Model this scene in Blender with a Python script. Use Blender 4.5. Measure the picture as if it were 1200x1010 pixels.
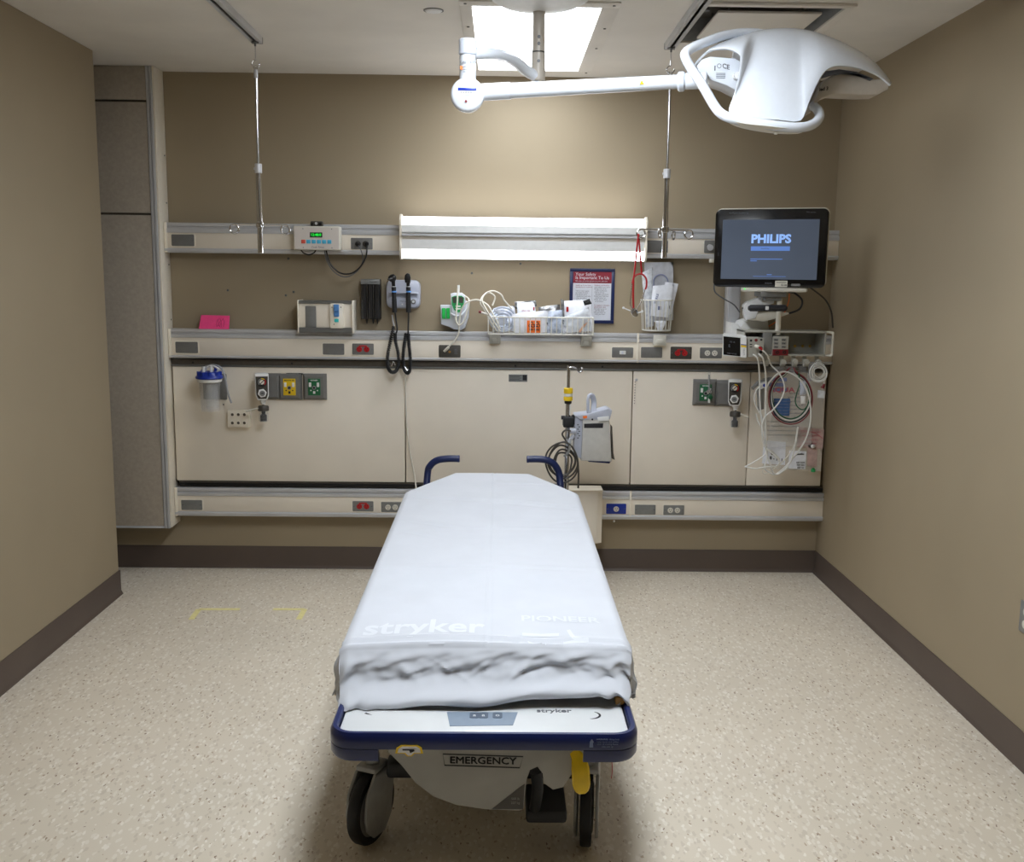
import bpy, bmesh, math, random
from mathutils import Vector, Matrix, Quaternion
random.seed(7)
for o in list(bpy.data.objects): bpy.data.objects.remove(o, do_unlink=True)
SC = bpy.context.scene
COL = SC.collection
PI = math.pi

# ------------------------------------------------------------------ camera
F_PX, PITCH, ROLL, YAW, CAM_H = 1178.6, 0.15279, 0.01146, -0.01268, 1.679
def _axes():
    cp, sp = math.cos(PITCH), math.sin(PITCH)
    R = Matrix.Rotation(YAW, 3, 'Z')
    fw = R @ Vector((0, cp, -sp)); up = R @ Vector((0, sp, cp)); r = R @ Vector((1, 0, 0))
    c, s = math.cos(ROLL), math.sin(ROLL)
    return c*r + s*up, -s*r + c*up, fw
RX, UPV, FW = _axes()
cam_d = bpy.data.cameras.new('camera'); cam = bpy.data.objects.new('camera', cam_d); COL.objects.link(cam)
cam_d.sensor_width = 36; cam_d.lens = F_PX/1200*36; cam_d.clip_start = .05; cam_d.clip_end = 60
m3 = Matrix((RX, UPV, -FW)).transposed()
cam.matrix_world = Matrix.Translation((0, 0, CAM_H)) @ m3.to_4x4()
SC.camera = cam

# ------------------------------------------------------------------ world, exposure
w = bpy.data.worlds.new('world'); SC.world = w; w.use_nodes = True
w.node_tree.nodes['Background'].inputs[0].default_value = (.8, .85, 1, 1)
w.node_tree.nodes['Background'].inputs[1].default_value = .05
SC.view_settings.view_transform = 'Standard'; SC.view_settings.look = 'None'
SC.view_settings.gamma = 1; SC.view_settings.use_curve_mapping = False
SC.view_settings.exposure = 0.5
TROFFER_E = 7.5      # ceiling troffer diffuser
WALL_UP_E = 6.0       # overbed light, upper lens
WALL_DN_E = 12.0       # overbed light, lower lens
FRONT_E = 22.0        # second ceiling troffer, over the foot of the room
SC.cycles.max_bounces = 8; SC.cycles.diffuse_bounces = 5; SC.cycles.glossy_bounces = 4
SC.cycles.transmission_bounces = 6; SC.cycles.transparent_max_bounces = 12
SC.cycles.caustics_reflective = False; SC.cycles.caustics_refractive = False
SC.cycles.use_denoising = True; SC.cycles.sample_clamp_indirect = 4

# ------------------------------------------------------------------ measuring: pixel on a known plane -> metres
def ray(px, py): return FW + (px-600)/F_PX*RX - (py-505)/F_PX*UPV
def PY(px, py, Y):
    d = ray(px, py); return d*(Y/d.y) + Vector((0, 0, CAM_H))
def PZ(px, py, Z):
    d = ray(px, py); return d*((Z-CAM_H)/d.z) + Vector((0, 0, CAM_H))
def PX(px, py, X):
    d = ray(px, py); return d*(X/d.x) + Vector((0, 0, CAM_H))

# ------------------------------------------------------------------ materials
def lin(c):
    return tuple((v/255/12.92 if v/255 <= .04045 else ((v/255+.055)/1.055)**2.4) for v in c) + (1,)
MATS = {}
def mat(name, col, rough=.5, metal=0, var=.04, vs=40, bump=0, bs=200, emit=0, alpha=1, trans=0, ior=1.45, coat=0, sheen=0, spec=.5):
    if name in MATS: return MATS[name]
    m = bpy.data.materials.new(name); m.use_nodes = True; nt = m.node_tree; N = nt.nodes; L = nt.links
    b = N['Principled BSDF']; c = lin(col)
    b.inputs['Base Color'].default_value = c; b.inputs['Roughness'].default_value = rough
    b.inputs['Metallic'].default_value = metal; b.inputs['IOR'].default_value = ior
    b.inputs['Coat Weight'].default_value = coat; b.inputs['Specular IOR Level'].default_value = spec
    b.inputs['Alpha'].default_value = alpha; b.inputs['Transmission Weight'].default_value = trans
    tc = N.new('ShaderNodeTexCoord')
    if var:
        n = N.new('ShaderNodeTexNoise'); n.inputs['Scale'].default_value = vs; n.inputs['Detail'].default_value = 3
        L.new(tc.outputs['Object'], n.inputs['Vector'])
        r = N.new('ShaderNodeValToRGB')
        r.color_ramp.elements[0].position = .3; r.color_ramp.elements[1].position = .7
        r.color_ramp.elements[0].color = tuple(v*(1-var*1.5) for v in c[:3])+(1,)
        r.color_ramp.elements[1].color = tuple(min(1, v*(1+var*1.5)) for v in c[:3])+(1,)
        L.new(n.outputs['Fac'], r.inputs['Fac']); L.new(r.outputs['Color'], b.inputs['Base Color'])
    if bump:
        n2 = N.new('ShaderNodeTexNoise'); n2.inputs['Scale'].default_value = bs; n2.inputs['Detail'].default_value = 4
        L.new(tc.outputs['Object'], n2.inputs['Vector'])
        bp = N.new('ShaderNodeBump'); bp.inputs['Strength'].default_value = bump; bp.inputs['Distance'].default_value = .002
        L.new(n2.outputs['Fac'], bp.inputs['Height']); L.new(bp.outputs['Normal'], b.inputs['Normal'])
    if emit:
        b.inputs['Emission Color'].default_value = c; b.inputs['Emission Strength'].default_value = emit
    MATS[name] = m; return m
def emitter(name, col, strength):
    m = bpy.data.materials.new(name); m.use_nodes = True; nt = m.node_tree; nt.nodes.clear()
    e = nt.nodes.new('ShaderNodeEmission'); o = nt.nodes.new('ShaderNodeOutputMaterial')
    e.inputs[0].default_value = lin(col); e.inputs[1].default_value = strength
    nt.links.new(e.outputs[0], o.inputs[0]); MATS[name] = m; return m

# ------------------------------------------------------------------ geometry collector
class G:
    def __init__(s): s.bm = bmesh.new(); s.mi = 0; s.M = None
    def merge(s, t, M=None):
        mp = {}
        for v in t.verts:
            co = v.co if M is None else M @ v.co
            if s.M is not None: co = s.M @ co
            mp[v] = s.bm.verts.new(co)
        for f in t.faces:
            try: nf = s.bm.faces.new([mp[v] for v in f.verts])
            except ValueError: continue
            nf.material_index = s.mi; nf.smooth = f.smooth
        t.free(); return s
    def box(s, x0, x1, y0, y1, z0, z1, bev=0, seg=2, M=None):
        t = bmesh.new(); bmesh.ops.create_cube(t, size=1)
        c = Vector(((x0+x1)/2, (y0+y1)/2, (z0+z1)/2)); d = (abs(x1-x0), abs(y1-y0), abs(z1-z0))
        for v in t.verts: v.co = Vector((v.co.x*d[0], v.co.y*d[1], v.co.z*d[2]))
        if bev: bmesh.ops.bevel(t, geom=t.edges[:], offset=min(bev, min(d)*.49), segments=seg, profile=.5, affect='EDGES')
        T = Matrix.Translation(c)
        return s.merge(t, T @ M if M is not None else T)
    def cyl(s, p0, p1, r0, r1=None, seg=20, bev=0):
        p0, p1 = Vector(p0), Vector(p1); h = (p1-p0).length; r1 = r0 if r1 is None else r1
        if bev: prof = [(0, 0), (r0-bev, 0), (r0, bev), (r1, h-bev), (r1-bev, h), (0, h)]
        else: prof = [(0, 0), (r0, 0), (r1, h), (0, h)]
        return s.lathe(prof, p0, p1-p0, seg)
    def lathe(s, prof, org, axis=(0, 0, 1), seg=24):
        t = bmesh.new(); q = Vector(axis).normalized().to_track_quat('Z', 'Y').to_matrix().to_4x4()
        rows = []
        for r, h in prof:
            if r < 1e-6: rows.append([t.verts.new((0, 0, h))])
            else: rows.append([t.verts.new((r*math.cos(2*PI*k/seg), r*math.sin(2*PI*k/seg), h)) for k in range(seg)])
        for a, b in zip(rows, rows[1:]):
            for k in range(seg):
                k2 = (k+1) % seg
                if len(a) == 1 and len(b) == 1: continue
                if len(a) == 1: t.faces.new((a[0], b[k2], b[k]))
                elif len(b) == 1: t.faces.new((a[k], a[k2], b[0]))
                else: t.faces.new((a[k], a[k2], b[k2], b[k]))
        for f in t.faces: f.smooth = True
        bmesh.ops.recalc_face_normals(t, faces=t.faces[:])
        return s.merge(t, Matrix.Translation(Vector(org)) @ q)
    def sweep(s, pts, sec, closed=False, up=None, cap=True, scales=None):
        """sec: list of 2D points swept along pts with parallel transport"""
        pts = [Vector(p) for p in pts]; n = len(pts); t = bmesh.new(); rows = []
        tg = []
        for i in range(n):
            a = pts[(i-1) % n] if (closed or i > 0) else pts[0]
            b = pts[(i+1) % n] if (closed or i < n-1) else pts[-1]
            tg.append((b-a).normalized())
        u = Vector(up) if up else (Vector((0, 0, 1)) if abs(tg[0].z) < .9 else Vector((1, 0, 0)))
        nrm = (u - tg[0]*u.dot(tg[0])).normalized()
        for i in range(n):
            if up: nrm = (Vector(up) - tg[i]*Vector(up).dot(tg[i])).normalized()
            elif i: nrm = (nrm - tg[i]*nrm.dot(tg[i])).normalized()
            bn = tg[i].cross(nrm); k = scales[i] if scales else 1
            rows.append([t.verts.new(pts[i] + bn*a*k + nrm*b*k) for a, b in sec])
        m = len(sec)
        for i in range(n if closed else n-1):
            A, B = rows[i], rows[(i+1) % n]
            for k in range(m): t.faces.new((A[k], A[(k+1) % m], B[(k+1) % m], B[k]))
        if cap and not closed:
            t.faces.new(rows[0][::-1]); t.faces.new(rows[-1])
        for f in t.faces: f.smooth = m > 6
        bmesh.ops.recalc_face_normals(t, faces=t.faces[:])
        return s.merge(t)
    def tube(s, pts, r, seg=10, closed=False, sub=6, scales=None):
        P = smooth_path(pts, sub, closed) if sub > 1 else pts
        return s.sweep(P, [(r*math.cos(2*PI*k/seg), r*math.sin(2*PI*k/seg)) for k in range(seg)], closed, scales=scales)
    def prism(s, poly, y0, y1, bev=0, plane='xz'):
        """poly in the named plane, extruded along the third axis"""
        t = bmesh.new()
        f3 = {'xz': lambda a, b, c: (a, c, b), 'xy': lambda a, b, c: (a, b, c), 'yz': lambda a, b, c: (c, a, b)}[plane]
        A = [t.verts.new(f3(a, b, y0)) for a, b in poly]; B = [t.verts.new(f3(a, b, y1)) for a, b in poly]
        n = len(poly); fa = t.faces.new(A); fb = t.faces.new(B[::-1])
        for k in range(n): t.faces.new((A[k], B[k], B[(k+1) % n], A[(k+1) % n]))
        bmesh.ops.recalc_face_normals(t, faces=t.faces[:])
        if bev:
            es = [e for e in t.edges if (e.verts[0] in A) == (e.verts[1] in A)]
            bmesh.ops.bevel(t, geom=es, offset=bev, segments=2, profile=.5, affect='EDGES')
        return s.merge(t)
    def grid(s, fn, nu, nv, thick=0):
        """fn(u,v)->Vector on 0..1; optional thickness towards -normal"""
        t = bmesh.new(); V = [[t.verts.new(fn(i/nu, j/nv)) for i in range(nu+1)] for j in range(nv+1)]
        for j in range(nv):
            for i in range(nu):
                f = t.faces.new((V[j][i], V[j][i+1], V[j+1][i+1], V[j+1][i])); f.smooth = True
        if thick:
            bmesh.ops.recalc_face_normals(t, faces=t.faces[:])
            t.normal_update()
            bmesh.ops.solidify(t, geom=t.faces[:], thickness=thick)
            for f in t.faces: f.smooth = True
        return s.merge(t)
    def raw(s, verts, faces, smooth=False):
        t = bmesh.new(); V = [t.verts.new(v) for v in verts]
        for f in faces:
            q = t.faces.new([V[i] for i in f]); q.smooth = smooth
        return s.merge(t)
    def text(s, body, org, size, right=(1, 0, 0), up=(0, 0, 1), ext=.0004, align='CENTER', sx=1, shear=0, bold=0):
        cu = bpy.data.curves.new('lettering', 'FONT'); cu.body = body; cu.size = size; cu.align_x = align; cu.align_y = 'CENTER'
        cu.extrude = ext; cu.shear = shear; cu.offset = bold; cu.resolution_u = 3
        ob = bpy.data.objects.new('lettering_tmp', cu); me = ob.to_mesh()
        t = bmesh.new(); t.from_mesh(me); ob.to_mesh_clear()
        bpy.data.objects.remove(ob); bpy.data.curves.remove(cu)
        R, U = Vector(right).normalized(), Vector(up).normalized(); n = R.cross(U)
        M = Matrix((R*sx, U, n)).transposed().to_4x4(); M.translation = Vector(org)
        return s.merge(t, M)
def smooth_path(pts, sub=6, closed=False):
    P = [Vector(p) for p in pts]; n = len(P); out = []
    if n < 3: return P
    for i in range(n if closed else n-1):
        if closed: a, b, c, d = P[i-1], P[i], P[(i+1) % n], P[(i+2) % n]
        else: a, b, c, d = P[max(i-1, 0)], P[i], P[i+1], P[min(i+2, n-1)]
        for k in range(sub):
            u = k/sub
            out.append(.5*((2*b) + (c-a)*u + (2*a-5*b+4*c-d)*u*u + (3*b-a-3*c+d)*u**3))
    if not closed: out.append(P[-1])
    return out
def rrect(x0, x1, z0, z1, r, n=5):
    o = []
    for cx_, cz_, a in ((x1-r, z1-r, 0), (x0+r, z1-r, PI/2), (x0+r, z0+r, PI), (x1-r, z0+r, 1.5*PI)):
        for k in range(n+1): o.append((cx_+r*math.cos(a+k*PI/2/n), cz_+r*math.sin(a+k*PI/2/n)))
    return o

# ------------------------------------------------------------------ things and parts
WL = {}
def thing(name, label, cat, loc=(0, 0, 0), group=None):
    o = bpy.data.objects.new(name, None); COL.objects.link(o); o.location = loc; o.empty_display_size = .05
    o['label'] = label; o['category'] = cat
    if group: o['group'] = group
    WL[o] = Vector(loc); return o
def part(name, g, mats, parent=None, label=None, kind=None, base=False):
    me = bpy.data.meshes.new(name); bm = g.bm
    if g.mi >= 0:
        bmesh.ops.recalc_face_normals(bm, faces=bm.faces[:])
    lo_ = Vector((1e9,)*3); hi_ = Vector((-1e9,)*3)
    for v in bm.verts:
        for k in range(3): lo_[k] = min(lo_[k], v.co[k]); hi_[k] = max(hi_[k], v.co[k])
    c = (lo_+hi_)/2
    for v in bm.verts: v.co -= c
    bm.to_mesh(me); bm.free()
    for mm in (mats if isinstance(mats, (list, tuple)) else [mats]): me.materials.append(MATS[mm] if isinstance(mm, str) else mm)
    o = bpy.data.objects.new(name, me); COL.objects.link(o)
    if parent is not None: o.parent = parent; o.location = c - WL[parent]
    else: o.location = c
    WL[o] = c
    try: me.set_sharp_from_angle(angle=math.radians(38))
    except Exception: pass
    if label: o['label'] = label
    if kind: o['kind'] = kind
    return o
def solo(name, g, mats, label, cat, group=None, kind=None):
    o = part(name, g, mats); o['label'] = label; o['category'] = cat
    if group: o['group'] = group
    if kind: o['kind'] = kind
    return o
def struct(name, g, mats, parent=None, label=None):
    o = part(name, g, mats, parent)
    if parent is None: o['kind'] = 'structure'
    if label: o['label'] = label
    return o
def clone(o, parent=None, d=(0, 0, 0), label=None):
    c = o.copy(); COL.objects.link(c); c.parent = parent
    if parent is None: c.location = o.location + Vector(d); WL[c] = WL[o] + Vector(d)
    else: WL[c] = WL[parent] + Vector(c.location)
    if label: c['label'] = label
    for ch in o.children: clone(ch, c)
    return c

# ------------------------------------------------------------------ palette
def wall_paint(name, col, rough=.62):
    m = mat(name, col, rough, var=.03, vs=1.3, bump=.12, bs=420); return m
wall_paint('paint_taupe', (154, 140, 116))
mat('ceiling_white', (222, 217, 208), .8, var=.03, vs=3, bump=.15, bs=300)
mat('base_brown', (88, 76, 68), .38, var=.05, vs=3)
mat('cream', (234, 225, 210), .38, var=.02, vs=4)
mat('cream_edge', (236, 228, 212), .4, var=.02)
mat('column_laminate', (166, 156, 142), .45, var=.05, vs=60, bump=.1, bs=600)
mat('alu', (200, 201, 204), .36, .3, var=.04, vs=6)
mat('alu_dull', (118, 118, 116), .45, .5, var=.05, vs=8)
mat('slot_dark', (84, 77, 67), .5, var=.08)
mat('chrome', (205, 205, 207), .14, 1, var=0)
mat('steel_plate', (132, 133, 132), .4, .35, var=.04, vs=50)
mat('grey_plate', (112, 111, 108), .45, var=.04)
mat('dark_plate', (66, 62, 56), .4, var=.04)
mat('black', (18, 18, 19), .35, var=0)
mat('black_rub', (26, 26, 28), .55, var=.05)
mat('white_gloss', (226, 228, 231), .22, var=.01, coat=.3)
mat('white', (222, 222, 220), .45, var=.02)
mat('white_cool', (205, 211, 222), .3, var=.02)
mat('offwhite', (216, 212, 200), .4, var=.02)
mat('red', (168, 22, 26), .35, var=.03)
mat('dark_red', (112, 20, 28), .4, var=.05)
mat('green', (24, 96, 58), .4, var=.05)
mat('lime', (40, 150, 82), .4, var=.05)
mat('yellow', (226, 190, 32), .4, var=.04)
mat('orange', (232, 112, 30), .45, var=.04)
mat('navy', (20, 33, 76), .36, var=.04, vs=12)
mat('blue', (28, 52, 150), .3, var=.05)
mat('sky_blue', (78, 130, 190), .4, var=.04)
mat('pink', (250, 78, 144), .6, var=.03)
mat('ink', (30, 30, 34), .6, var=0)
mat('ink_grey', (96, 98, 104), .6, var=0)
mat('brown_amber', (150, 105, 40), .5, var=.05)
mat('clear', (225, 228, 230), .08, var=0, trans=.96, ior=1.12)
mat('glass_clear', (214, 216, 218), .08, var=0, alpha=.13)
mat('film', (214, 220, 232), .18, var=.12, vs=60, alpha=.62, bump=.6, bs=60)
mat('film_thin', (226, 228, 230), .15, var=.1, vs=60, alpha=.16, bump=.6, bs=60)

def floor_mat():
    m = bpy.data.materials.new('sheet_vinyl'); m.use_nodes = True; nt = m.node_tree; N = nt.nodes; L = nt.links
    b = N['Principled BSDF']; b.inputs['Roughness'].default_value = .42; b.inputs['Specular IOR Level'].default_value = .35
    tc = N.new('ShaderNodeTexCoord')
    cur = None
    def chips(scale, thr, col, ang, prev, sy=.45, seed=0, rad=.42):
        mp = N.new('ShaderNodeMapping'); mp.inputs['Rotation'].default_value = (0, 0, ang); mp.inputs['Scale'].default_value = (1, sy, 1)
        mp.inputs['Location'].default_value = (seed, seed*1.7, 0)
        nz = N.new('ShaderNodeTexNoise'); nz.inputs['Scale'].default_value = scale*.5; nz.inputs['Detail'].default_value = 2
        ad = N.new('ShaderNodeMix'); ad.data_type = 'VECTOR'; ad.inputs[0].default_value = .02
        L.new(tc.outputs['Object'], nz.inputs['Vector']); L.new(tc.outputs['Object'], ad.inputs[4]); L.new(nz.outputs['Color'], ad.inputs[5])
        L.new(ad.outputs[1], mp.inputs['Vector'])
        v = N.new('ShaderNodeTexVoronoi'); v.inputs['Scale'].default_value = scale; v.inputs['Randomness'].default_value = 1
        L.new(mp.outputs[0], v.inputs['Vector'])
        r = N.new('ShaderNodeSeparateColor'); L.new(v.outputs['Color'], r.inputs[0])
        c1 = N.new('ShaderNodeMath'); c1.operation = 'GREATER_THAN'; c1.inputs[1].default_value = thr; L.new(r.outputs[0], c1.inputs[0])
        c2 = N.new('ShaderNodeMath'); c2.operation = 'LESS_THAN'; c2.inputs[1].default_value = rad; L.new(v.outputs['Distance'], c2.inputs[0])
        c3 = N.new('ShaderNodeMath'); c3.operation = 'MULTIPLY'; L.new(c1.outputs[0], c3.inputs[0]); L.new(c2.outputs[0], c3.inputs[1])
        mx = N.new('ShaderNodeMix'); mx.data_type = 'RGBA'; L.new(c3.outputs[0], mx.inputs[0])
        if prev is None: mx.inputs[6].default_value = lin((217, 206, 187))
        else: L.new(prev, mx.inputs[6])
        mx.inputs[7].default_value = lin(col); return mx.outputs[2]
    cur = chips(60, .55, (226, 217, 201), .3, None, .5, 0)
    cur = chips(75, .72, (206, 194, 175), 1.1, cur, .4, 3)
    cur = chips(85, .80, (233, 225, 211), 2.0, cur, .4, 7)
    cur = chips(100, .90, (182, 162, 138), .7, cur, .36, 11, .34)
    cur = chips(120, .965, (138, 112, 92), 1.7, cur, .36, 17, .30)
    # broad cloudiness of wear
    n = N.new('ShaderNodeTexNoise'); n.inputs['Scale'].default_value = 1.6; n.inputs['Detail'].default_value = 5
    L.new(tc.outputs['Object'], n.inputs['Vector'])
    mr = N.new('ShaderNodeMapRange'); mr.inputs[1].default_value = .3; mr.inputs[2].default_value = .7; mr.inputs[3].default_value = .94; mr.inputs[4].default_value = 1.04
    L.new(n.outputs['Fac'], mr.inputs[0])
    mm = N.new('ShaderNodeVectorMath'); mm.operation = 'SCALE'; L.new(cur, mm.inputs[0]); L.new(mr.outputs[0], mm.inputs['Scale'])
    L.new(mm.outputs[0], b.inputs['Base Color'])
    MATS['sheet_vinyl'] = m
floor_mat()

# ------------------------------------------------------------------ room shell
DW, XL, XR, YL, HC = 5.635, -1.993, 1.838, 5.134, 2.74
YB = -2.2
g = G(); g.box(-3.2, 2.0, YB-.1, DW+.1, -.1, 0); struct('floor', g, 'sheet_vinyl', label='speckled beige sheet vinyl floor')
g = G()
# ceiling with an opening over the troffer and the air grille left as recesses
TX0, TX1, TY0, TY1 = -.125, .39, 4.19, 5.44
VX0, VX1, VY0, VY1 = .80, 1.34, 4.13, 4.75
SY0, SY1 = 2.10, 3.35   # second troffer
for a in ((-3.2, TX0, YB-.1, DW+.1), (TX0, TX1, YB-.1, SY0), (TX0, TX1, SY1, TY0), (TX0, TX1, TY1, DW+.1), (TX1, VX0, YB-.1, DW+.1),
          (VX0, VX1, YB-.1, VY0), (VX0, VX1, VY1, DW+.1), (VX1, 2.0, YB-.1, DW+.1)):
    g.box(a[0], a[1], a[2], a[3], HC, HC+.02)
g.box(-3.2, 2.0, YB-.1, DW+.1, HC+.16, HC+.2)
struct('ceiling', g, 'ceiling_white')
g = G(); g.box(-3.2, 2.0, DW, DW+.1, 0, HC); struct('wall_back', g, 'paint_taupe')
g = G(); g.box(XR, XR+.1, YB, DW, 0, HC); struct('wall_right', g, 'paint_taupe')
g = G(); g.box(-3.1, XL, YB, YL, 0, HC, bev=.004, seg=1); struct('wall_left', g, 'paint_taupe')
g = G(); g.box(-3.2, -3.1, YL, DW, 0, HC); struct('wall_alcove', g, 'paint_taupe')
g = G(); g.box(-3.1, 2.0, YB-.1, YB, 0, HC); struct('wall_front', g, 'paint_taupe')
BH = .128
def cove(path, t=.006):
    """vinyl cove base: thin strip with a small curved toe, along a straight run (x0,y0)->(x1,y1), room side given by n"""
    (x0, y0), (x1, y1), n = path
    prof = [(0, 0), (.017, 0), (.013, .006), (t, .02), (t, BH-.003), (t-.002, BH), (0, BH)]
    V = []; 
    for (x, y) in ((x0, y0), (x1, y1)):
        for a, h in prof: V.append((x+n[0]*a, y+n[1]*a, h))
    m = len(prof); Fc = [[k, (k+1) % m, m+(k+1) % m, m+k] for k in range(m)] + [list(range(m))[::-1], list(range(m, 2*m))]
    return V, Fc
for nm, p in (('baseboard_back', ((-3.1, DW), (XR, DW), (0, -1))), ('baseboard_right', ((XR, YB), (XR, DW), (-1, 0))),
              ('baseboard_left', ((XL, YB), (XL, YL+.006), (1, 0))), ('baseboard_alcove', ((XL+.006, YL), (-3.1, YL), (0, 1)))):
    g = G(); v, f = cove(p); g.raw(v, f); struct(nm, g, 'base_brown')

# ------------------------------------------------------------------ ceiling: troffer, air grille, cover plate, tracks
emitter('troffer_lens', (240, 247, 255), TROFFER_E)
emitter('troffer_lens_front', (240, 247, 255), FRONT_E)
def troffer(y0, y1, lens, label):
    t = thing('ceiling_light', label, 'ceiling light', (.13, (y0+y1)/2, HC))
    fx0, fx1, fy0, fy1 = -.175, .46, y0-.07, y1+.06
    for a in ((fx0, fx1, fy0, y0), (fx0, fx1, y1, fy1), (fx0, TX0, y0, y1), (TX1, fx1, y0, y1)):
        g = G(); g.box(a[0], a[1], a[2], a[3], HC-.008, HC-.0005, bev=.002); part('frame', g, 'ceiling_white', t)
    g = G(); g.box(TX0, TX1, y0, y1, HC+.004, HC+.010); part('diffuser', g, lens, t, 'glowing white acrylic diffuser')
    for sx in (fx0+.025, (fx0+fx1)/2, fx1-.025):
        for sy in (fy0+.03, fy0+.4, fy0+.78, fy1-.03):
            if abs(sx-(fx0+fx1)/2) < .01 and fy0+.1 < sy < fy1-.1: continue
            g = G(); g.cyl((sx, sy, HC-.0105), (sx, sy, HC-.008), .006, seg=10); part('screw', g, 'dark_plate', t)
troffer(TY0, TY1, 'troffer_lens', 'lit rectangular recessed ceiling light in a screwed white frame, behind the lamp post')
troffer(SY0, SY1, 'troffer_lens_front', 'second recessed ceiling light, over the foot of the stretcher above the picture')

t = thing('air_grille', 'square ceiling air diffuser with a plain drop panel, above the surgical lamp head', 'air vent', (1.07, 4.45, HC))
g = G()
for a in ((VX0-.035, VX1+.035, VY0-.035, VY0), (VX0-.035, VX1+.035, VY1, VY1+.035), (VX0-.035, VX0, VY0, VY1), (VX1, VX1+.035, VY0, VY1)):
    g.box(a[0], a[1], a[2], a[3], HC-.012, HC-.0005, bev=.003)
part('frame', g, 'ceiling_white', t)
g = G()   # sloping inner throat
o, i_ = (VX0, VX1, VY0, VY1), (VX0+.03, VX1-.03, VY0+.03, VY1-.03)
zt, zb = HC+.09, HC-.002
V = [(o[0], o[2], zb), (o[1], o[2], zb), (o[1], o[3], zb), (o[0], o[3], zb), (i_[0], i_[2], zt), (i_[1], i_[2], zt), (i_[1], i_[3], zt), (i_[0], i_[3], zt)]
g.raw(V, [(0, 1, 5, 4), (1, 2, 6, 5), (2, 3, 7, 6), (3, 0, 4, 7)]); g.mi = 1
g.box(i_[0], i_[1], i_[2], i_[3], zt, zt+.004)
part('throat', g, ['steel_plate', 'slot_dark'], t)
g = G(); g.box(VX0+.065, VX1-.055, VY0+.12, VY1-.05, HC-.004, HC+.006, bev=.002); part('drop_panel', g, 'ceiling_white', t)
for x in (VX0+.12, VX1-.12):
    for y in (VY0+.17, VY1-.12): g = G(); g.cyl((x, y, HC+.0065), (x, y, zt), .005, seg=8); part('hanger', g, 'alu_dull', t)
g = G(); g.cyl((VX0+.035, 4.36, HC+.03), (VX0+.035, 4.36, HC+.08), .018, seg=14); part('damper_stub', g, 'alu_dull', t)
g = G(); g.lathe([(0, -.006), (.03, -.006), (.034, -.004), (.036, 0), (0, 0)], (-.283, 4.291, HC-.0005), seg=28)
g.mi = 1; g.lathe([(.0365, 0), (.0365, -.002), (.041, -.002), (.041, 0)], (-.283, 4.291, HC-.0005), seg=28)
solo('sprinkler_cover', g, ['white', 'dark_plate'], 'small round white sprinkler cover on the ceiling left of the light', 'sprinkler cover')

def track(x, label):
    t = thing('ceiling_track', label, 'track', (x, 3.6, HC), 'curved-hook IV tracks on the ceiling')
    y0, y1 = 2.0, 4.80; w_, h_ = .024, .026
    g = G()
    g.box(x-w_, x+w_, y0, y1, HC-.006, HC-.0005)
    g.box(x-w_, x-w_+.005, y0, y1, HC-h_, HC-.006); g.box(x+w_-.005, x+w_, y0, y1, HC-h_, HC-.006)
    g.box(x-w_, x-.007, y0, y1, HC-h_-.003, HC-h_); g.box(x+.007, x+w_, y0, y1, HC-h_-.003, HC-h_)
    part('rail', g, 'alu', t)
    g = G(); g.box(x-w_+.005, x+w_-.005, y0+.01, y1-.01, HC-.012, HC-.0065); part('channel', g, 'slot_dark', t)
    g = G(); g.box(x-w_-.001, x+w_+.001, y1+.0003, y1+.008, HC-h_-.004, HC-.001, bev=.002); part('end_cap', g, 'alu_dull', t)
track(-1.118, 'grey aluminium ceiling track at upper left carrying an IV pole')
track(.762, 'grey aluminium ceiling track at upper right beside the air diffuser')

def iv_pole(x, Y, label, zb, arms, zc):
    t = thing('iv_pole', label, 'IV pole', (x, Y, zb), 'ceiling-hung IV poles')
    zt = HC-.03
    g = G(); g.cyl((x, Y, zt-.02), (x, Y, HC-.012), .0045, seg=8); g.cyl((x, Y, HC-.0275), (x, Y, HC-.014), .0068, seg=14)
    g.cyl((x, Y, zt-.006), (x, Y, zt-.001), .017, seg=14)
    part('carrier', g, 'alu_dull', t)
    g = G(); P = [(x, Y, zt-.01), (x, Y, zt-.075)]
    for k in range(13):
        a = PI/2 + k*PI*1.55/12; P.append((x+.0*k+.017*math.cos(a), Y, zt-.095+.017*math.sin(a)))
    g.tube(P, .0028, 8, sub=2); part('hook', g, 'chrome', t)
    z1 = zt-.108
    g = G(); R = .009; g.tube([(x+R*math.cos(a*PI/6), Y, z1-.004+R*math.sin(a*PI/6)) for a in range(12)], .002, 6, closed=True, sub=1)
    part('ring', g, 'chrome', t)
    g = G(); g.cyl((x, Y, z1-.05), (x, Y, z1-.013), .0095, seg=16, bev=.002); part('top_ferrule', g, 'alu', t)
    g = G(); g.cyl((x, Y, zc), (x, Y, z1-.05), .0068, seg=14); part('upper_tube', g, 'chrome', t)
    g = G(); g.cyl((x, Y, zc-.012), (x, Y, zc+.03), .0165, seg=20, bev=.002); g.cyl((x-.02, Y, zc+.008), (x-.012, Y, zc+.008), .006, seg=12)
    part('lock_collar', g, 'alu', t)
    g = G(); g.cyl((x, Y, zb), (x, Y, zc), .0125, seg=18, bev=.002); part('lower_tube', g, 'chrome', t)
    za = zb+.130
    for (dx, dy) in arms:
        g = G(); L_ = .115; s = dx; ux = Vector((s, dy, 0)).normalized()
        P = [Vector((x, Y, za)), Vector((x, Y, za))+ux*(L_-.02)]
        c = Vector((x, Y, za-.02))+ux*L_
        for k in range(11):
            a = PI/2 - k*2*PI*.93/10
            P.append(c + ux*(.020*math.cos(a)) + Vector((0, 0, .020*math.sin(a))))
        g.tube(P, .0042, 8, sub=2); part('hook_arm', g, 'chrome', t)
    g = G(); g.cyl((x, Y, za-.014), (x, Y, za+.014), .0175, seg=18, bev=.003); part('hub', g, 'chrome', t)
    return t
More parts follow.
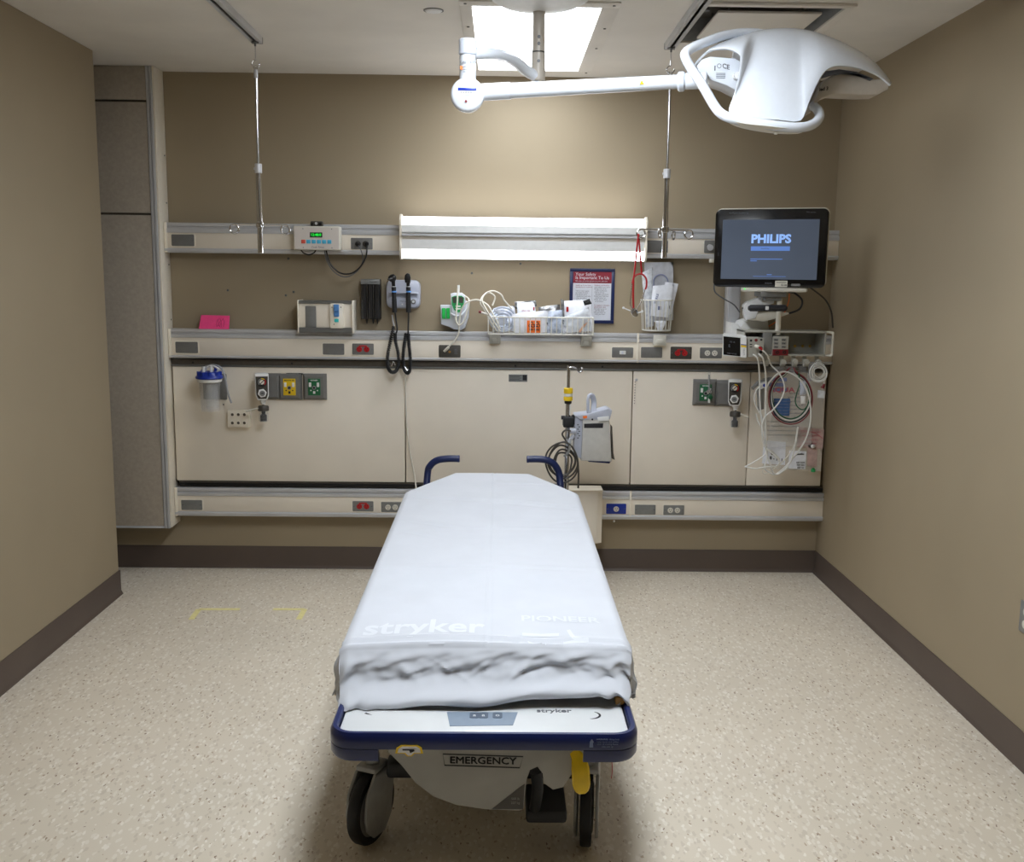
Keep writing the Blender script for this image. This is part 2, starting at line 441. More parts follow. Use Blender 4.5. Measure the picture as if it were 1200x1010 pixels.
PYL = PY(307, 295, 4.76); PYR = PY(778, 297, 4.76)
iv_pole(-1.118, 4.76, 'chrome IV pole hanging from the left ceiling track, empty hooks', 1.77, ((-1, -.15), (1, .15), (.25, -.9)), 2.145)
iv_pole(.762, 4.76, 'chrome IV pole hanging from the right ceiling track, red stethoscope on it', 1.77, ((-1, -.15), (1, .15), (-.35, -.9), (.45, .8)), 2.145)

# ------------------------------------------------------------------ storage column at the left
CX, CYF = -1.818, 5.485
cz = PY(200, 619, CYF).z
t = thing('wall_column', 'tall grey-beige laminate service column between the left wall and the headwall', 'cabinet', (-2.2, 5.5, cz))
z1 = PY(150, 118, CYF).z; z2 = PY(150, 250.5, CYF).z
g = G(); g.box(-3.05, CX-.004, CYF+.014, DW-.001, cz+.004, HC-.001); part('carcass', g, 'slot_dark', t)
for a, b in ((cz+.012, z2-.006), (z2+.006, z1-.006), (z1+.006, HC-.002)):
    g = G(); g.box(-3.04, CX-.047, CYF, CYF+.013, a, b, bev=.0015); part('panel', g, 'column_laminate', t)
g = G(); g.box(-3.05, CX-.045, CYF-.002, CYF+.013, cz, cz+.011, bev=.001); part('bottom_trim', g, 'alu', t)
g = G(); g.box(CX-.045, CX-.030, CYF-.003, CYF+.012, cz, HC-.001, bev=.001); g.box(CX-.028, CX-.012, CYF-.006, CYF+.012, cz, HC-.001, bev=.003)
part('edge_trim', g, 'alu', t)
g = G(); g.box(CX-.012, CX-.002, CYF-.002, DW-.002, cz+.006, HC-.001, bev=.002)
part('side_panel', g, 'cream_edge', t)
g = G()
for z in (2.3, 2.05, 1.72, 1.42, .9, .6, cz+.05): g.cyl((CX-.002, DW-.03, z), (CX+.0005, DW-.03, z), .004, seg=8)
part('screw', g, 'dark_plate', t, kind='stuff')

# ------------------------------------------------------------------ headwall rails
XA, XB = CX+.001, XR-.001
def rail(name, label, z_top, z_a, z_b, z_bot, low_lip=True, seam=None):
    t = thing(name, label, 'rail', (0, DW, z_bot))
    yf = 5.545
    g = G(); g.box(XA, XB, yf, DW-.001, z_b, z_a, bev=.001); part('fascia', g, 'cream', t)
    g = G()   # aluminium top extrusion: ledge, lip and groove
    h = z_top-z_a; prof = [(DW-.001, z_a), (yf-.004, z_a), (yf-.006, z_a+h*.12), (yf-.006, z_a+h*.38), (yf+.004, z_a+h*.42), (yf+.004, z_a+h*.62),
            (yf-.002, z_a+h*.66), (yf-.002, z_a+h*.95), (yf+.002, z_top), (DW-.001, z_top)]
    g.prism(prof, XA, XB, plane='yz'); part('top_extrusion', g, 'alu', t)
    g = G(); h = z_b-z_bot
    prof = [(DW-.001, z_b), (yf-.006, z_b), (yf-.010, z_b-h*.2), (yf-.010, z_b-h*.55), (yf-.002, z_bot), (DW-.001, z_bot)]
    g.prism(prof, XA, XB, plane='yz'); part('bottom_extrusion', g, 'alu', t)
    g = G(); g.box(XA-.0005, XA+.014, yf-.008, yf-.0005, z_bot, z_top+.002, bev=.001); part('end_bracket', g, 'cream_edge', t)
    if seam:
        g = G(); g.box(seam-.004, seam+.007, yf-.009, yf-.0002, z_b-.014, z_a+.05, bev=.002); part('joint_cover', g, 'cream_edge', t)
    return t
rail('headwall_rail', 'topmost cream equipment rail on the back wall, behind the monitor', 1.944, 1.890, 1.808, 1.785)
rail('headwall_rail', 'middle cream equipment rail carrying the wire baskets', 1.372, 1.326, 1.228, 1.214, seam=PY(747, 410, 5.545).x)
rail('headwall_rail', 'lowest cream equipment rail near the floor, behind the stretcher', .485, .441, .350, .325, seam=PY(738.5, 590, 5.545).x)
# dark recessed accessory channel under the middle rail
t = thing('accessory_channel', 'dark recessed metal channel running under the middle rail', 'rail', (0, DW, 1.17))
g = G(); g.box(XA, XB, 5.575, DW-.001, 1.166, 1.213); part('recess', g, 'slot_dark', t)
g = G(); g.box(XA, XB, 5.560, 5.5745, 1.206, 1.2125, bev=.002); part('slide', g, 'black', t)
g = G(); g.box(XA, XB, 5.566, 5.5745, 1.166, 1.176, bev=.002); part('lower_lip', g, 'alu_dull', t)
for px in (226, 342, 604, 706):
    q = PY(px, 429, 5.57); g = G(); g.cyl((q.x, 5.5735, 1.187), (q.x, 5.5752, 1.187), .006, seg=10); part('screw', g, 'black', t)
t = thing('accessory_channel', 'dark slotted channel just above the lowest rail', 'rail', (0, DW, .49))
g = G(); g.box(XA+.02, XB, 5.575, DW-.001, .487, .520); part('recess', g, 'slot_dark', t)
g = G(); g.box(XA+.02, XB, 5.560, 5.5745, .494, .512, bev=.005); part('slide', g, 'black', t)
# cream panels between
PF = 5.572
xs = [XA+.003, PY(475, 500, PF).x, PY(740, 500, PF).x, PY(877, 500, PF).x, XB-.012]
labs = ['large cream wall panel at left, gas outlets and suction canister on it', 'large cream wall panel behind the head of the stretcher',
        'narrow cream wall panel with the right-hand green gas outlet', 'narrowest cream wall panel at right, behind the hanging cables and bags']
for k in range(4):
    g = G(); g.box(xs[k]+.003, xs[k+1]-.003, PF, DW-.001, .522, 1.164, bev=.002)
    solo('wall_panel', g, 'cream', labs[k], 'panel', 'cream lower headwall panels')
g = G()
for x in xs[1:4]: g.box(x-.0025, x+.0025, PF+.008, DW-.001, .522, 1.164)
solo('joint_strip', g, 'slot_dark', 'dark shadow joints between the cream wall panels', 'joint strip') if False else g.bm.free()
# small wall anchors left in the paint
for px, py in ((338, 303), (553, 320), (610, 309), (267, 340), (335, 346), (344, 342), (645, 440)):
    if py > 400: continue
    q = PY(px, py, DW); g = G(); g.lathe([(0, .003), (.005, .0025), (.007, 0), (0, 0)], (q.x, DW-.0005, q.z), (0, -1, 0), 12)
    g.mi = 1; g.cyl((q.x, DW-.0045, q.z), (q.x, DW-.003, q.z), .0025, seg=8)
    solo('screw_anchor', g, ['grey_plate', 'ink'], {338: 'small screw anchor just under the top rail, left of the electronic timer', 553: 'small screw anchor in the wall between thermometer and wall light', 610: 'tiny screw anchor right under the overbed light', 267: 'leftmost small screw anchor, above the pink note pad', 335: 'lower of two close screw anchors above the switch box', 344: 'upper of two close screw anchors above the switch box'}[px], 'screw anchor', 'old screw anchors in the wall')
# ------------------------------------------------------------------ overbed wall light
emitter('uplight_lens', (246, 248, 252), WALL_UP_E); emitter('downlight_lens', (246, 249, 255), WALL_DN_E)
YO = 5.44
a = PY(469, 280, YO); b = PY(757, 283, YO)
zt, zb = PY(612, 255, YO).z, PY(612, 304, YO).z
x0, x1 = a.x, b.x; ht = zt-zb
t = thing('overbed_light', 'long lit two-lens wall light above the head of the stretcher', 'wall light', ((x0+x1)/2, DW, zb))
zz = lambda f: zb+ht*f
def slab(prof, mi='x'):
    g = G(); g.prism(prof, x0+.008, x1-.008, plane='yz'); return g
# spine against the rail
part('housing', slab([(5.534, zz(.02)), (5.534, zz(.98)), (YO+.045, zz(.98)), (YO+.012, zz(.62)), (YO+.02, zz(.55)), (YO+.02, zz(.45)), (YO+.012, zz(.40)), (YO+.045, zz(.02))]), 'cream', t)
part('upper_lens', slab([(YO+.046, zz(1.0)), (YO+.024, zz(1.0)), (YO+.004, zz(.86)), (YO+.002, zz(.80)), (YO+.020, zz(.80))]), 'uplight_lens', t, 'brightly lit upper lens')
part('upper_fascia', slab([(YO+.013, zz(.795)), (YO+.0, zz(.795)), (YO-.002, zz(.63)), (YO+.010, zz(.60))]), 'white', t)
part('trim', slab([(YO+.018, zz(.595)), (YO-.004, zz(.58)), (YO-.004, zz(.54)), (YO+.018, zz(.53))]), 'alu', t)
part('lower_fascia', slab([(YO+.012, zz(.43)), (YO-.003, zz(.45)), (YO-.002, zz(.215)), (YO+.013, zz(.215))]), 'white', t)
part('lower_lens', slab([(YO+.020, zz(.21)), (YO+.001, zz(.21)), (YO+.003, zz(.10)), (YO+.022, zz(.0)), (YO+.046, zz(.0))]), 'downlight_lens', t, 'brightly lit lower lens')
# top lens lighting the wall: an open prismatic strip on top of the housing
g = G(); g.box(x0+.02, x1-.02, YO+.047, 5.53, zz(.985), zz(.999)); part('top_diffuser', g, 'uplight_lens', t)
for x in (x0, x1):
    g = G(); g.prism([(5.534, zz(.0)), (5.534, zz(1.03)), (YO+.03, zz(1.06)), (YO-.006, zz(.93)), (YO-.006, zz(.62)), (YO+.004, zz(.55)), (YO+.004, zz(.45)), (YO-.006, zz(.38)), (YO-.004, zz(.1)), (YO+.02, zz(-.03))], x-.004, x+.0075, bev=.0015, plane='yz')
    part('end_cap', g, 'cream_edge', t)

# ------------------------------------------------------------------ stretcher
BCX = -.033
mat('sheet_cotton', (198, 201, 207), .75, var=.015, vs=8, bump=.06, bs=900, spec=.2)
mat('print_white', (211, 214, 219), .7, var=0, spec=.2)
mat('deck_white', (214, 216, 216), .3, var=.02, vs=10, coat=.2)
mat('hood_grey', (152, 150, 144), .42, var=.05, vs=9)
mat('pad_grey', (128, 142, 158), .4, var=.03)
mat('bumper_navy', (20, 33, 84), .34, var=.06, vs=10, coat=.15)
mat('frame_grey', (150, 150, 148), .4, .2, var=.04)
t = thing('stretcher', 'hospital stretcher with navy foot bumper, white foot deck and EMERGENCY on its hood', 'stretcher', (BCX, 3.7, 0))
# foot deck
DZ = .500
def uplan(x0, x1, y0, y1, r, n=8):
    pts = [(x0, y1)]
    for cx_, cy_, a in ((x0+r, y0+r, PI), (x1-r, y0+r, 1.5*PI)):
        for k in range(n+1): pts.append((cx_+r*math.cos(a+k*PI/2/n), cy_+r*math.sin(a+k*PI/2/n)))
    pts.append((x1, y1)); return pts
g = G(); g.prism(uplan(-.414, .349, 2.462, 4.9, .045), DZ-.035, DZ, bev=.008, plane='xy'); part('foot_deck', g, 'deck_white', t, 'glossy white foot deck')
# bumper: U shaped sweep
pl = uplan(-.424, .359, 2.450, 2.72, .055)
sec = [(-.008, -.030), (.011, -.030), (.013, -.026), (.013, .0), (.006, .013), (-.004, .013), (-.008, .008)]
g = G(); g.sweep([Vector((x, y, DZ)) for x, y in pl], sec, up=(0, 0, 1)); part('bumper', g, 'bumper_navy', t, 'navy blue wrap-around bumper')
for sx, xa, xb in ((-1, -.434, -.305), (1, .225, .372)):
    pk_ = [Vector((x, y, DZ)) for x, y in pl if (x < xb if sx < 0 else x > xa)]
    pk_ = pk_+[Vector((xb, 2.450, DZ))] if sx < 0 else [Vector((xa, 2.450, DZ))]+pk_
    g = G(); g.sweep(pk_, [(-.008, -.064), (.006, -.064), (.0125, -.054), (.0125, -.0302), (-.008, -.0302)], up=(0, 0, 1)); part('bumper_lug', g, 'bumper_navy', t)
# control pad and markings on the deck
a = PZ(527, 851, DZ); b = PZ(602, 850, DZ); 
g = G(); g.raw([(a.x, a.y, DZ+.0012), (b.x-.002, b.y, DZ+.0012), (b.x+.012, 2.60, DZ+.0012), (a.x-.012, 2.60, DZ+.0012),
                (a.x, a.y, DZ-.001), (b.x-.002, b.y, DZ-.001), (b.x+.012, 2.60, DZ-.001), (a.x-.012, 2.60, DZ-.001)],
               [(0, 1, 2, 3), (4, 5, 1, 0), (5, 6, 2, 1), (6, 7, 3, 2), (7, 4, 0, 3)])
pad = part('control_pad', g, 'pad_grey', t, 'blue-grey touch control pad')
mat('pad_dark', (84, 96, 112), .4, var=0)
for px in (556, 566.5, 583): 
    q = PZ(px, 839, DZ); g = G(); g.prism(rrect(q.x-.013, q.x+.013, q.y-.016, q.y+.018, .006), DZ+.0013, DZ+.0024, plane='xy'); g.mi = 1
    g.text('a' if px < 570 else 'o', (q.x, q.y, DZ+.0028), .022, right=(1, 0, 0), up=(0, 1, 0), ext=.0002)
    part('button', g, ['pad_dark', 'white'], pad)
q = PZ(649, 833, DZ); g = G(); g.text('stryker', (q.x, q.y, DZ+.0006), .030, up=(0, 1, 0), ext=.0004, sx=1.1, bold=.0004); part('lettering', g, 'ink_grey', t, 'dark stryker lettering')
q = PZ(691, 838, DZ); g = G(); g.sweep([(q.x+.028*math.cos(k), q.y-.0+.026*math.sin(k)*.9, DZ+.0006) for k in [-1.6+i*.22 for i in range(13)]], [(-.003, -.0005), (.003, -.0005), (.003, .0005), (-.003, .0005)], up=(0, 0, 1), scales=[.2+.8*math.sin(PI*i/12) for i in range(13)])
part('mark', g, 'ink', t, 'dark crescent print')
q = PZ(436, 838, DZ); g = G(); g.sweep([(q.x-.02+.02*k/5, q.y+.012-.012*k/5, DZ+.0006) for k in range(6)], [(-.003, -.0005), (.003, -.0005), (.003, .0005), (-.003, .0005)], up=(0, 0, 1), scales=[1, .9, .7, .5, .3, .1])
part('mark', g, 'ink', t)
q = PY(563, 857, 2.47)
# label shield on bumper
YF = 2.4368
q = PY(480, 879, YF)
g = G(); g.prism([(q.x-.037, q.z-.008), (q.x-.013, q.z-.008), (q.x-.006, q.z-.016), (q.x+.006, q.z-.016), (q.x+.013, q.z-.008), (q.x+.035, q.z-.008), (q.x+.031, q.z+.008), (q.x+.02, q.z+.014), (q.x-.022, q.z+.014), (q.x-.034, q.z+.006)], YF-.0025, YF, plane='xz')
lb = part('pedal_label', g, 'yellow', t, 'yellow-edged white pedal label')
g = G(); g.prism([(q.x-.031, q.z-.0055), (q.x-.011, q.z-.0055), (q.x-.004, q.z-.013), (q.x+.004, q.z-.013), (q.x+.011, q.z-.0055), (q.x+.029, q.z-.0055), (q.x+.026, q.z+.006), (q.x+.017, q.z+.011), (q.x-.019, q.z+.011), (q.x-.028, q.z+.005)], YF-.0035, YF-.0025, plane='xz')
g.mi = 1; g.box(q.x-.018, q.x+.012, YF-.0042, YF-.0035, q.z+.001, q.z+.0045); g.prism([(q.x+.002, q.z-.006), (q.x+.014, q.z+.0), (q.x+.008, q.z+.004), (q.x-.001, q.z+.001)], YF-.0042, YF-.0035)
part('label_face', g, ['white', 'ink'], lb)
# small print on the right of the bumper
mat('print_blue', (110, 124, 158), .5, var=0)
g = G(); q = PY(712, 872, YF)
for r_ in range(5): g.text(['WARNING  lifting limit', 'keep hands and cables', 'clear of moving frame', 'side rails up', ''][r_], (q.x, YF-.0003, q.z+.013-.0065*r_), .0062, ext=.0003)
q = PY(693, 871, YF); g.prism([(q.x-.005, q.z-.011), (q.x+.005, q.z-.011), (q.x+.004, q.z), (q.x+.006, q.z+.004), (q.x+.001, q.z+.012), (q.x-.004, q.z+.004)], YF-.0008, YF)
part('small_print', g, 'print_blue', t)
# hood
YH = 2.535
H_ = lambda px, py: (PY(px, py, YH).x, PY(px, py, YH).z)
poly = [H_(*p) for p in ((452, 872), (455, 882), (470, 897), (487, 918), (508, 934), (535, 944), (570, 949), (610, 950.5), (614, 946), (617, 915), (621, 903), (630, 899), (636, 907), (637, 918), (648, 926), (660, 923), (670, 908), (683, 893), (684, 872))]
g = G(); g.prism(poly, YH, YH+.03, bev=.004); part('hood', g, 'hood_grey', t, 'scuffed off-white hood panel')
g = G(); e = [H_(*p) for p in ((519, 883.5), (613, 886.5), (609, 899.5), (521, 896.5))]
c4 = [Vector((a, YH-.0006, b)) for a, b in e]
g.sweep([c4[0], c4[1], c4[2], c4[3]], [(-.0014, -.0006), (.0014, -.0006), (.0014, .0006), (-.0014, .0006)], closed=True, up=(0, 1, 0))
q = PY(566, 891.5, YH)
for dx_, dz_ in ((-.0007, .0003), (.0007, -.0003), (0, .0007)): g.text('EMERGENCY', (q.x+dx_, YH-.0006, q.z+dz_), .0275, right=(1, 0, -.012), ext=.0006, sx=1.14)
g.bm.faces.ensure_lookup_table(); part('lettering', g, 'ink', t, 'black EMERGENCY lettering in an outlined box')
g = G(); tr = [H_(*p) for p in ((576, 948), (613, 948), (615, 918))]; g.prism(tr, YH-.0012, YH+.001); g.mi = 1
q = PY(604, 938, YH); 
for i_, s_ in enumerate(('500 lb', '227 kg')): g.text(s_, (q.x, YH-.0016, q.z+.006-.012*i_), .009)
part('hood_badge', g, ['dark_plate', 'hood_grey'], t, 'dark triangular load badge')
# yellow release lever
g = G(); P = [PY(672, 880, YH-.02), PY(677, 888, YH-.03), PY(680, 900, YH-.04), PY(681, 915, YH-.045), PY(682, 930, YH-.045)]
g.sweep(smooth_path(P, 4), [(-.019, -.004), (.019, -.004), (.024, 0), (.019, .004), (-.019, .004), (-.024, 0)], up=(0, -1, 0), scales=[.5+.5*min(1, i/8) if i < 14 else (.9, .72, .4)[i-14] for i in range(17)])
part('release_lever', g, 'brown_amber' if False else 'yellow', t, 'yellow plastic release lever')
g = G(); q = PY(728, 818, 2.66); g.box(q.x-.018, q.x+.012, 2.64, 2.70, q.z-.012, q.z+.012, bev=.004); part('side_latch', g, 'brown_amber', t, 'amber side-rail latch')
# litter rails, columns, base
for x in (-.37, .30):
    g = G(); g.box(x-.02, x+.02, 2.56, 4.86, DZ-.075, DZ-.036, bev=.006); part('litter_rail', g, 'frame_grey', t)
g = G(); g.box(BCX-.36, BCX+.36, 2.75, 4.85, .528, .545, bev=.004); part('backrest_deck', g, 'frame_grey', t)
for y in (3.15, 4.4):
    g = G(); g.cyl((BCX, y, .26), (BCX, y, .43), .06, seg=20, bev=.004); g.cyl((BCX, y, .42), (BCX, y, .466), .045, seg=20); part('lift_column', g, 'frame_grey', t)
g = G(); g.box(BCX-.25, BCX+.25, 2.95, 4.7, .15, .27, bev=.04, seg=3); part('base_cover', g, 'black_rub', t)
for y in (2.80, 4.72):
    g = G(); g.box(BCX-.29, BCX+.29, y-.035, y+.035, .215, .265, bev=.012); part('base_beam', g, 'black_rub', t)
g = G(); P = [PY(628, 905, 2.6), PY(630, 925, 2.6), PY(626, 950, 2.64)]; g.tube(P, .016, 12); g.box(.085, .20, 2.62, 2.78, .16, .20, bev=.01); part('steer_pedal', g, 'black_rub', t)
def caster(x, y, yaw, r=.112, cover='frame_grey'):
    M = Matrix.Translation((x, y, r+.001)) @ Matrix.Rotation(yaw, 4, 'Z')
    g = G(); g.M = M; g.lathe([(r*.78, -.016), (r*.97, -.016), (r, -.010), (r, .010), (r*.97, .016), (r*.78, .016), (r*.78, -.016)], (0, 0, 0), (1, 0, 0), 36)
    c = part('caster', g, 'black_rub', t, 'black-tyred caster wheel')
    g = G(); g.M = M; g.lathe([(0, -.022), (r*.62, -.02), (r*.775, -.012), (r*.775, .012), (r*.62, .02), (0, .022)], (0, 0, 0), (1, 0, 0), 32); part('wheel_disc', g, 'frame_grey', c)
    g = G(); g.M = M
    for s in (-1, 1):
        g.prism([(-.085, .0), (-.075, .065), (-.03, .118), (.045, .122), (.075, .06), (.06, -.04), (.02, -.08), (-.04, -.075), (-.075, -.04)], s*.026, s*.036, bev=.003, plane='yz') 
    g.box(-.034, .034, -.03, .05, r*.0+.117, r*.0+.135, bev=.006)
    g.cyl((0, .01, .135), (0, .01, .16), .022, seg=14); part('caster_cover', g, cover, c)
caster(-.372, 2.80, -.42); caster(.272, 2.80, -.12); caster(-.32, 4.72, .2); caster(.25, 4.72, -.1)
# head end push handles
for s, P in ((-1, ((499, 585), (501, 556), (504, 546), (512, 539.5), (524, 537.5), (538.5, 537.5))), (1, ((657, 590), (656, 560), (651, 546), (643, 540), (633, 538), (617.5, 538)))):
    Y = 5.0
    pts = [PY(a, b, Y) for a, b in P]; pts[0] = Vector((pts[0].x, Y-.08, .50))
    g = G(); g.tube(pts, .0175, 14, sub=5); h = part('push_handle', g, 'navy', t, 'navy rubber push handle')
    e, d = pts[-1], (pts[-1]-pts[-2]).normalized()
    g = G(); g.cyl(e-d*.012, e+d*.0015, .0185, seg=16, bev=.003); part('grip_end', g, 'bumper_navy', h)
g = G(); g.box(BCX-.33, BCX+.36, 4.86, 4.93, .46, .50, bev=.008); part('head_beam', g, 'frame_grey', t)
# mattress core
def halfw(y):   # half width of the mattress plan
    if y < 4.60: return .405 + .012*(1-(y-2.7)/1.9)
    k = (y-4.60)/.36; return .405 - .215*min(1, k)
YT0, YT1 = 2.715, 4.955
def topz(x, y):
    k = (y-YT0)/(YT1-YT0)
    z = .640 + .062*k
    z -= .010*(x/.42)**2
    return z
g = G(); out = [(BCX-.395, 2.74), (BCX+.395, 2.74), (BCX+.385, 4.58), (BCX+.17, 4.93), (BCX-.17, 4.93), (BCX-.385, 4.58)]
V = [(x, y, .546) for x, y in out] + [(x, y, topz(x-BCX, y)-.022) for x, y in out]
g.raw(V, [(0, 1, 2, 3, 4, 5), (11, 10, 9, 8, 7, 6)] + [(i, (i+1) % 6, 6+(i+1) % 6, 6+i) for i in range(6)])
part('mattress', g, 'black_rub', t)
# ------------------------------------------------------------------ the sheet: draped surface with creases
from mathutils import noise as NZ
def ridge(x, c, w): 
    d = (x-c)/w; return math.exp(-d*d)
def sheet_pt(u, v):
    """u,v in -1..1 : beyond +-A the cloth turns down the side"""
    A = .80; su, sv = abs(u), v
    fu = min(su/A, 1); du = max(0, (su-A)/(1-A))
    kx = 0
    if v < -.80: fv = 0; dv = (-.80-v)/.20
    elif v > .93: fv = 1; dv = (v-.93)/.07
    else: fv = (v+.80)/1.73; dv = 0
    y = YT0 + .02 + (YT1-YT0-.02)*fv
    hw = halfw(y)
    sgn = 1 if u >= 0 else -1
    x = sgn*fu*hw
    z = topz(x, y)
    # soft rounding of shoulders
    rr = .020
    if fu > .93: z -= rr*((fu-.93)/.07)**2*.6
    dz_side = du; 
    foot = v < -.80
    near = max(0, min(1, (3.25-y)/.5))         # sheet is loose at the foot, tight further up
    drop_side = .085 + .045*near
    kx = max(0, min(1, (x+.02)/.16)); drop_foot = .130 - .023*kx*kx*(3-2*kx) + .004*math.sin(x*14)
    x += sgn*(math.sin(min(1, du*1.25)*PI/2)*(.014-.002*near))
    x -= sgn*.012*max(0, du-.6)*(1-near)
    dd = 0
    if foot:
        y -= .022*math.sin(min(1, dv*2.2)*PI/2) + (.105-.024*kx)*dv**1.15
        dd = dv*drop_foot
    elif v > .93:
        y += .012*math.sin(dv*PI/2); dd = dv*.07
    ds = du*drop_side
    d = (dd**3 + ds**3)**(1/3) if (dd or ds) else 0
    z -= d
    # --- folds
    p = Vector((x*3.2, y*3.2, 2.1))
    n1 = NZ.noise(p); n2 = NZ.noise(p*2.7+Vector((9, 3, 1)))
    top = 1 if (du == 0 and not foot) else 0
    z += top*(.0050*n1 + .0016*n2)*(.4+.6*near)
    # centre fold crease and two cross folds (ironed-in)
    z += top*.0016*ridge(x, .0, .004)
    z -= top*.0016*ridge(x, .010, .005)
    # slack diagonal wrinkles part-way up
    for (cx0, cy0, ang, L_, amp) in ((-.05, 4.42, -.16, .30, .0042), (.12, 4.36, -.22, .26, .0035), (-.22, 4.02, -.5, .12, .0022), (.02, 3.95, .05, .35, .0012), (.05, 3.46, -.02, .40, .0020), (-.30, 3.9, -.6, .1, .002), (.33, 4.1, .5, .1, .002), (.12, 4.74, .0, .12, .0022)):
        X_, Y_ = x-cx0, y-cy0; a = X_*math.cos(ang)+Y_*math.sin(ang); b = -X_*math.sin(ang)+Y_*math.cos(ang)
        wv = math.exp(-(a/L_)**2)*top
        z += 2.0*wv*amp*(math.exp(-(b/.012)**2) - .7*math.exp(-((b+.020)/.014)**2))
    # ridges parallel to the foot edge
    if near > 0:
        wob = .012*NZ.noise(Vector((x*5, 0, 4)))
        e1 = ridge(y, 2.795+wob, .010)*top*(.006 if x < .1 else .004)
        e2 = ridge(y, 2.745+wob*.6+.02*max(0, .08-abs(x+.03)), .009)*top*.007
        z += e1+e2; z -= ridge(y, 2.772+wob, .010)*top*.005
    if foot:
        q = Vector((x*5.5, dv*1.5, 7.7)); n = NZ.noise(q); m = NZ.noise(Vector((x*13+dv*5, dv*3-x*4, 2.2))); k3 = NZ.noise(Vector((x*34, dv*9+x*6, 5.5)))
        amp = max(0, math.sin(min(1, dv*1.25)*PI))
        sag = .5+.5*math.tanh((abs(x+.06)-.02)*0+1.2)
        y += (.016*n + .014*m + .005*k3)*amp + .036*math.exp(-((dv-.56-.10*n)/.30)**2)*(1-.5*(abs(x)/.42)**3)*sag
        y -= .022*math.exp(-((dv-.86)/.12)**2)
        # crossing creases
        for (x0_, s0, w0, a0) in ((-.22, .9, .016, .007), (-.02, -1.3, .012, .006), (.10, -1.0, .014, .008), (.24, .8, .016, .006), (-.10, 1.6, .012, .005)):
            dd_ = (x-x0_) - (dv-.45)*.16*s0
            y -= a0*math.exp(-(dd_/w0)**2)*amp*math.exp(-((dv-.5)/.28)**2)
        z += .006*m*dv
    if du > 0:
        q = Vector((y*5, du*1.6, 1.2+sgn*3)); n = NZ.noise(q); m = NZ.noise(Vector((y*13, du*3, 5+sgn)))
        x += sgn*(.014*n+.014*m)*math.sin(min(1, du*1.1)*PI/1.6)*(.25+.75*near)
        z += .008*m*du*near
    # corner tuck: gathered diagonal pleats
    if foot and du > 0:
        k = min(1, dv*1.3)*min(1, du*1.3); wv = math.sin((dv*1.0-du*1.0)*13+sgn)*.016*k
        x += sgn*(wv-.030*k*dv); y += wv*.9+.030*k
    elif foot and fu > .70:
        k = (fu-.70)/.30*min(1, dv*1.6); ph = (dv*1.0+(1-fu)*4.0); wv = math.sin(ph*10+sgn)*.012*k; y += wv; z += wv*.4
    if foot and fu > .55:   # hem pulls up towards the right corner, sinks at the left
        kk = (fu-.55)/.45
        x -= sgn*.020*kk*dv
    if du > 0 and not foot and y < 3.1:
        kk = (3.1-y)/.36*min(1, du*1.5); x += sgn*.014*kk*math.sin(y*30+sgn*1.3+du*2); z += .006*kk*math.sin(y*41)
    return Vector((BCX+x, y, max(z, DZ+.004 if y < 2.73 else 0)))
g = G(); g.grid(lambda a, b: sheet_pt(a*2-1, b*2-1), 190, 300)
sh = solo('bed_sheet', g, 'sheet_cotton', 'rumpled white cotton sheet draped over the stretcher mattress', 'sheet')
sm = sh.modifiers.new('thickness', 'SOLIDIFY'); sm.thickness = .0018; sm.offset = -1
# mattress print showing through the thin sheet
def sheet_top(x, y):
    fv = (y-YT0-.02)/(YT1-YT0-.02); v = -.80+1.73*fv; hw = halfw(y); u = (x-BCX)/hw*.80
    return sheet_pt(u, v).z
def print_on_sheet(s, px, py, size, sx, bold=0, align='LEFT', zg=.648):
    q = PZ(px, py, zg); t2 = G(); t2.text(s, (q.x, q.y, 0), size, up=(0, 1, 0), ext=0, sx=sx, bold=bold, align=align)
    bmesh.ops.triangulate(t2.bm, faces=t2.bm.faces[:])
    bmesh.ops.subdivide_edges(t2.bm, edges=[e for e in t2.bm.edges if e.calc_length() > .02], cuts=2)
    for v in t2.bm.verts: v.co.z = sheet_top(v.co.x, v.co.y)+.0012
    return t2
g = print_on_sheet('stryker', 426, 733, .150, .82, .003); part('lettering', g, 'print_white', sh, 'faint white stryker lettering')
g = print_on_sheet('PIONEER', 610, 724, .062, .98, .001); part('lettering', g, 'print_white', sh, 'faint white PIONEER lettering')
def sheet_patch(pts):
    t2 = G(); 
    V = []
    for px, py in pts:
        q = PZ(px, py, .646); V.append((q.x, q.y, 0))
    n = len(V)//2
    for i in range(n-1):
        t2.raw([V[i], V[i+1], V[n+i+1], V[n+i]], [(0, 1, 2, 3)])
    bmesh.ops.subdivide_edges(t2.bm, edges=t2.bm.edges[:], cuts=2, use_grid_fill=True)
    for v in t2.bm.verts: v.co.z = sheet_top(v.co.x, v.co.y)+.0012
    return t2
for pts in (((612, 740), (634, 741), (655, 740), (612, 743), (634, 745), (655, 743)), ((618, 748), (640, 751), (622, 750.5), (640, 754)),
            ((664, 737), (670, 746), (680, 748), (668, 736), (674, 744), (682, 745.5)), ((660, 748), (690, 745), (661, 750), (690, 747.5))):
    part('print_mark', sheet_patch(pts), 'print_white', sh)

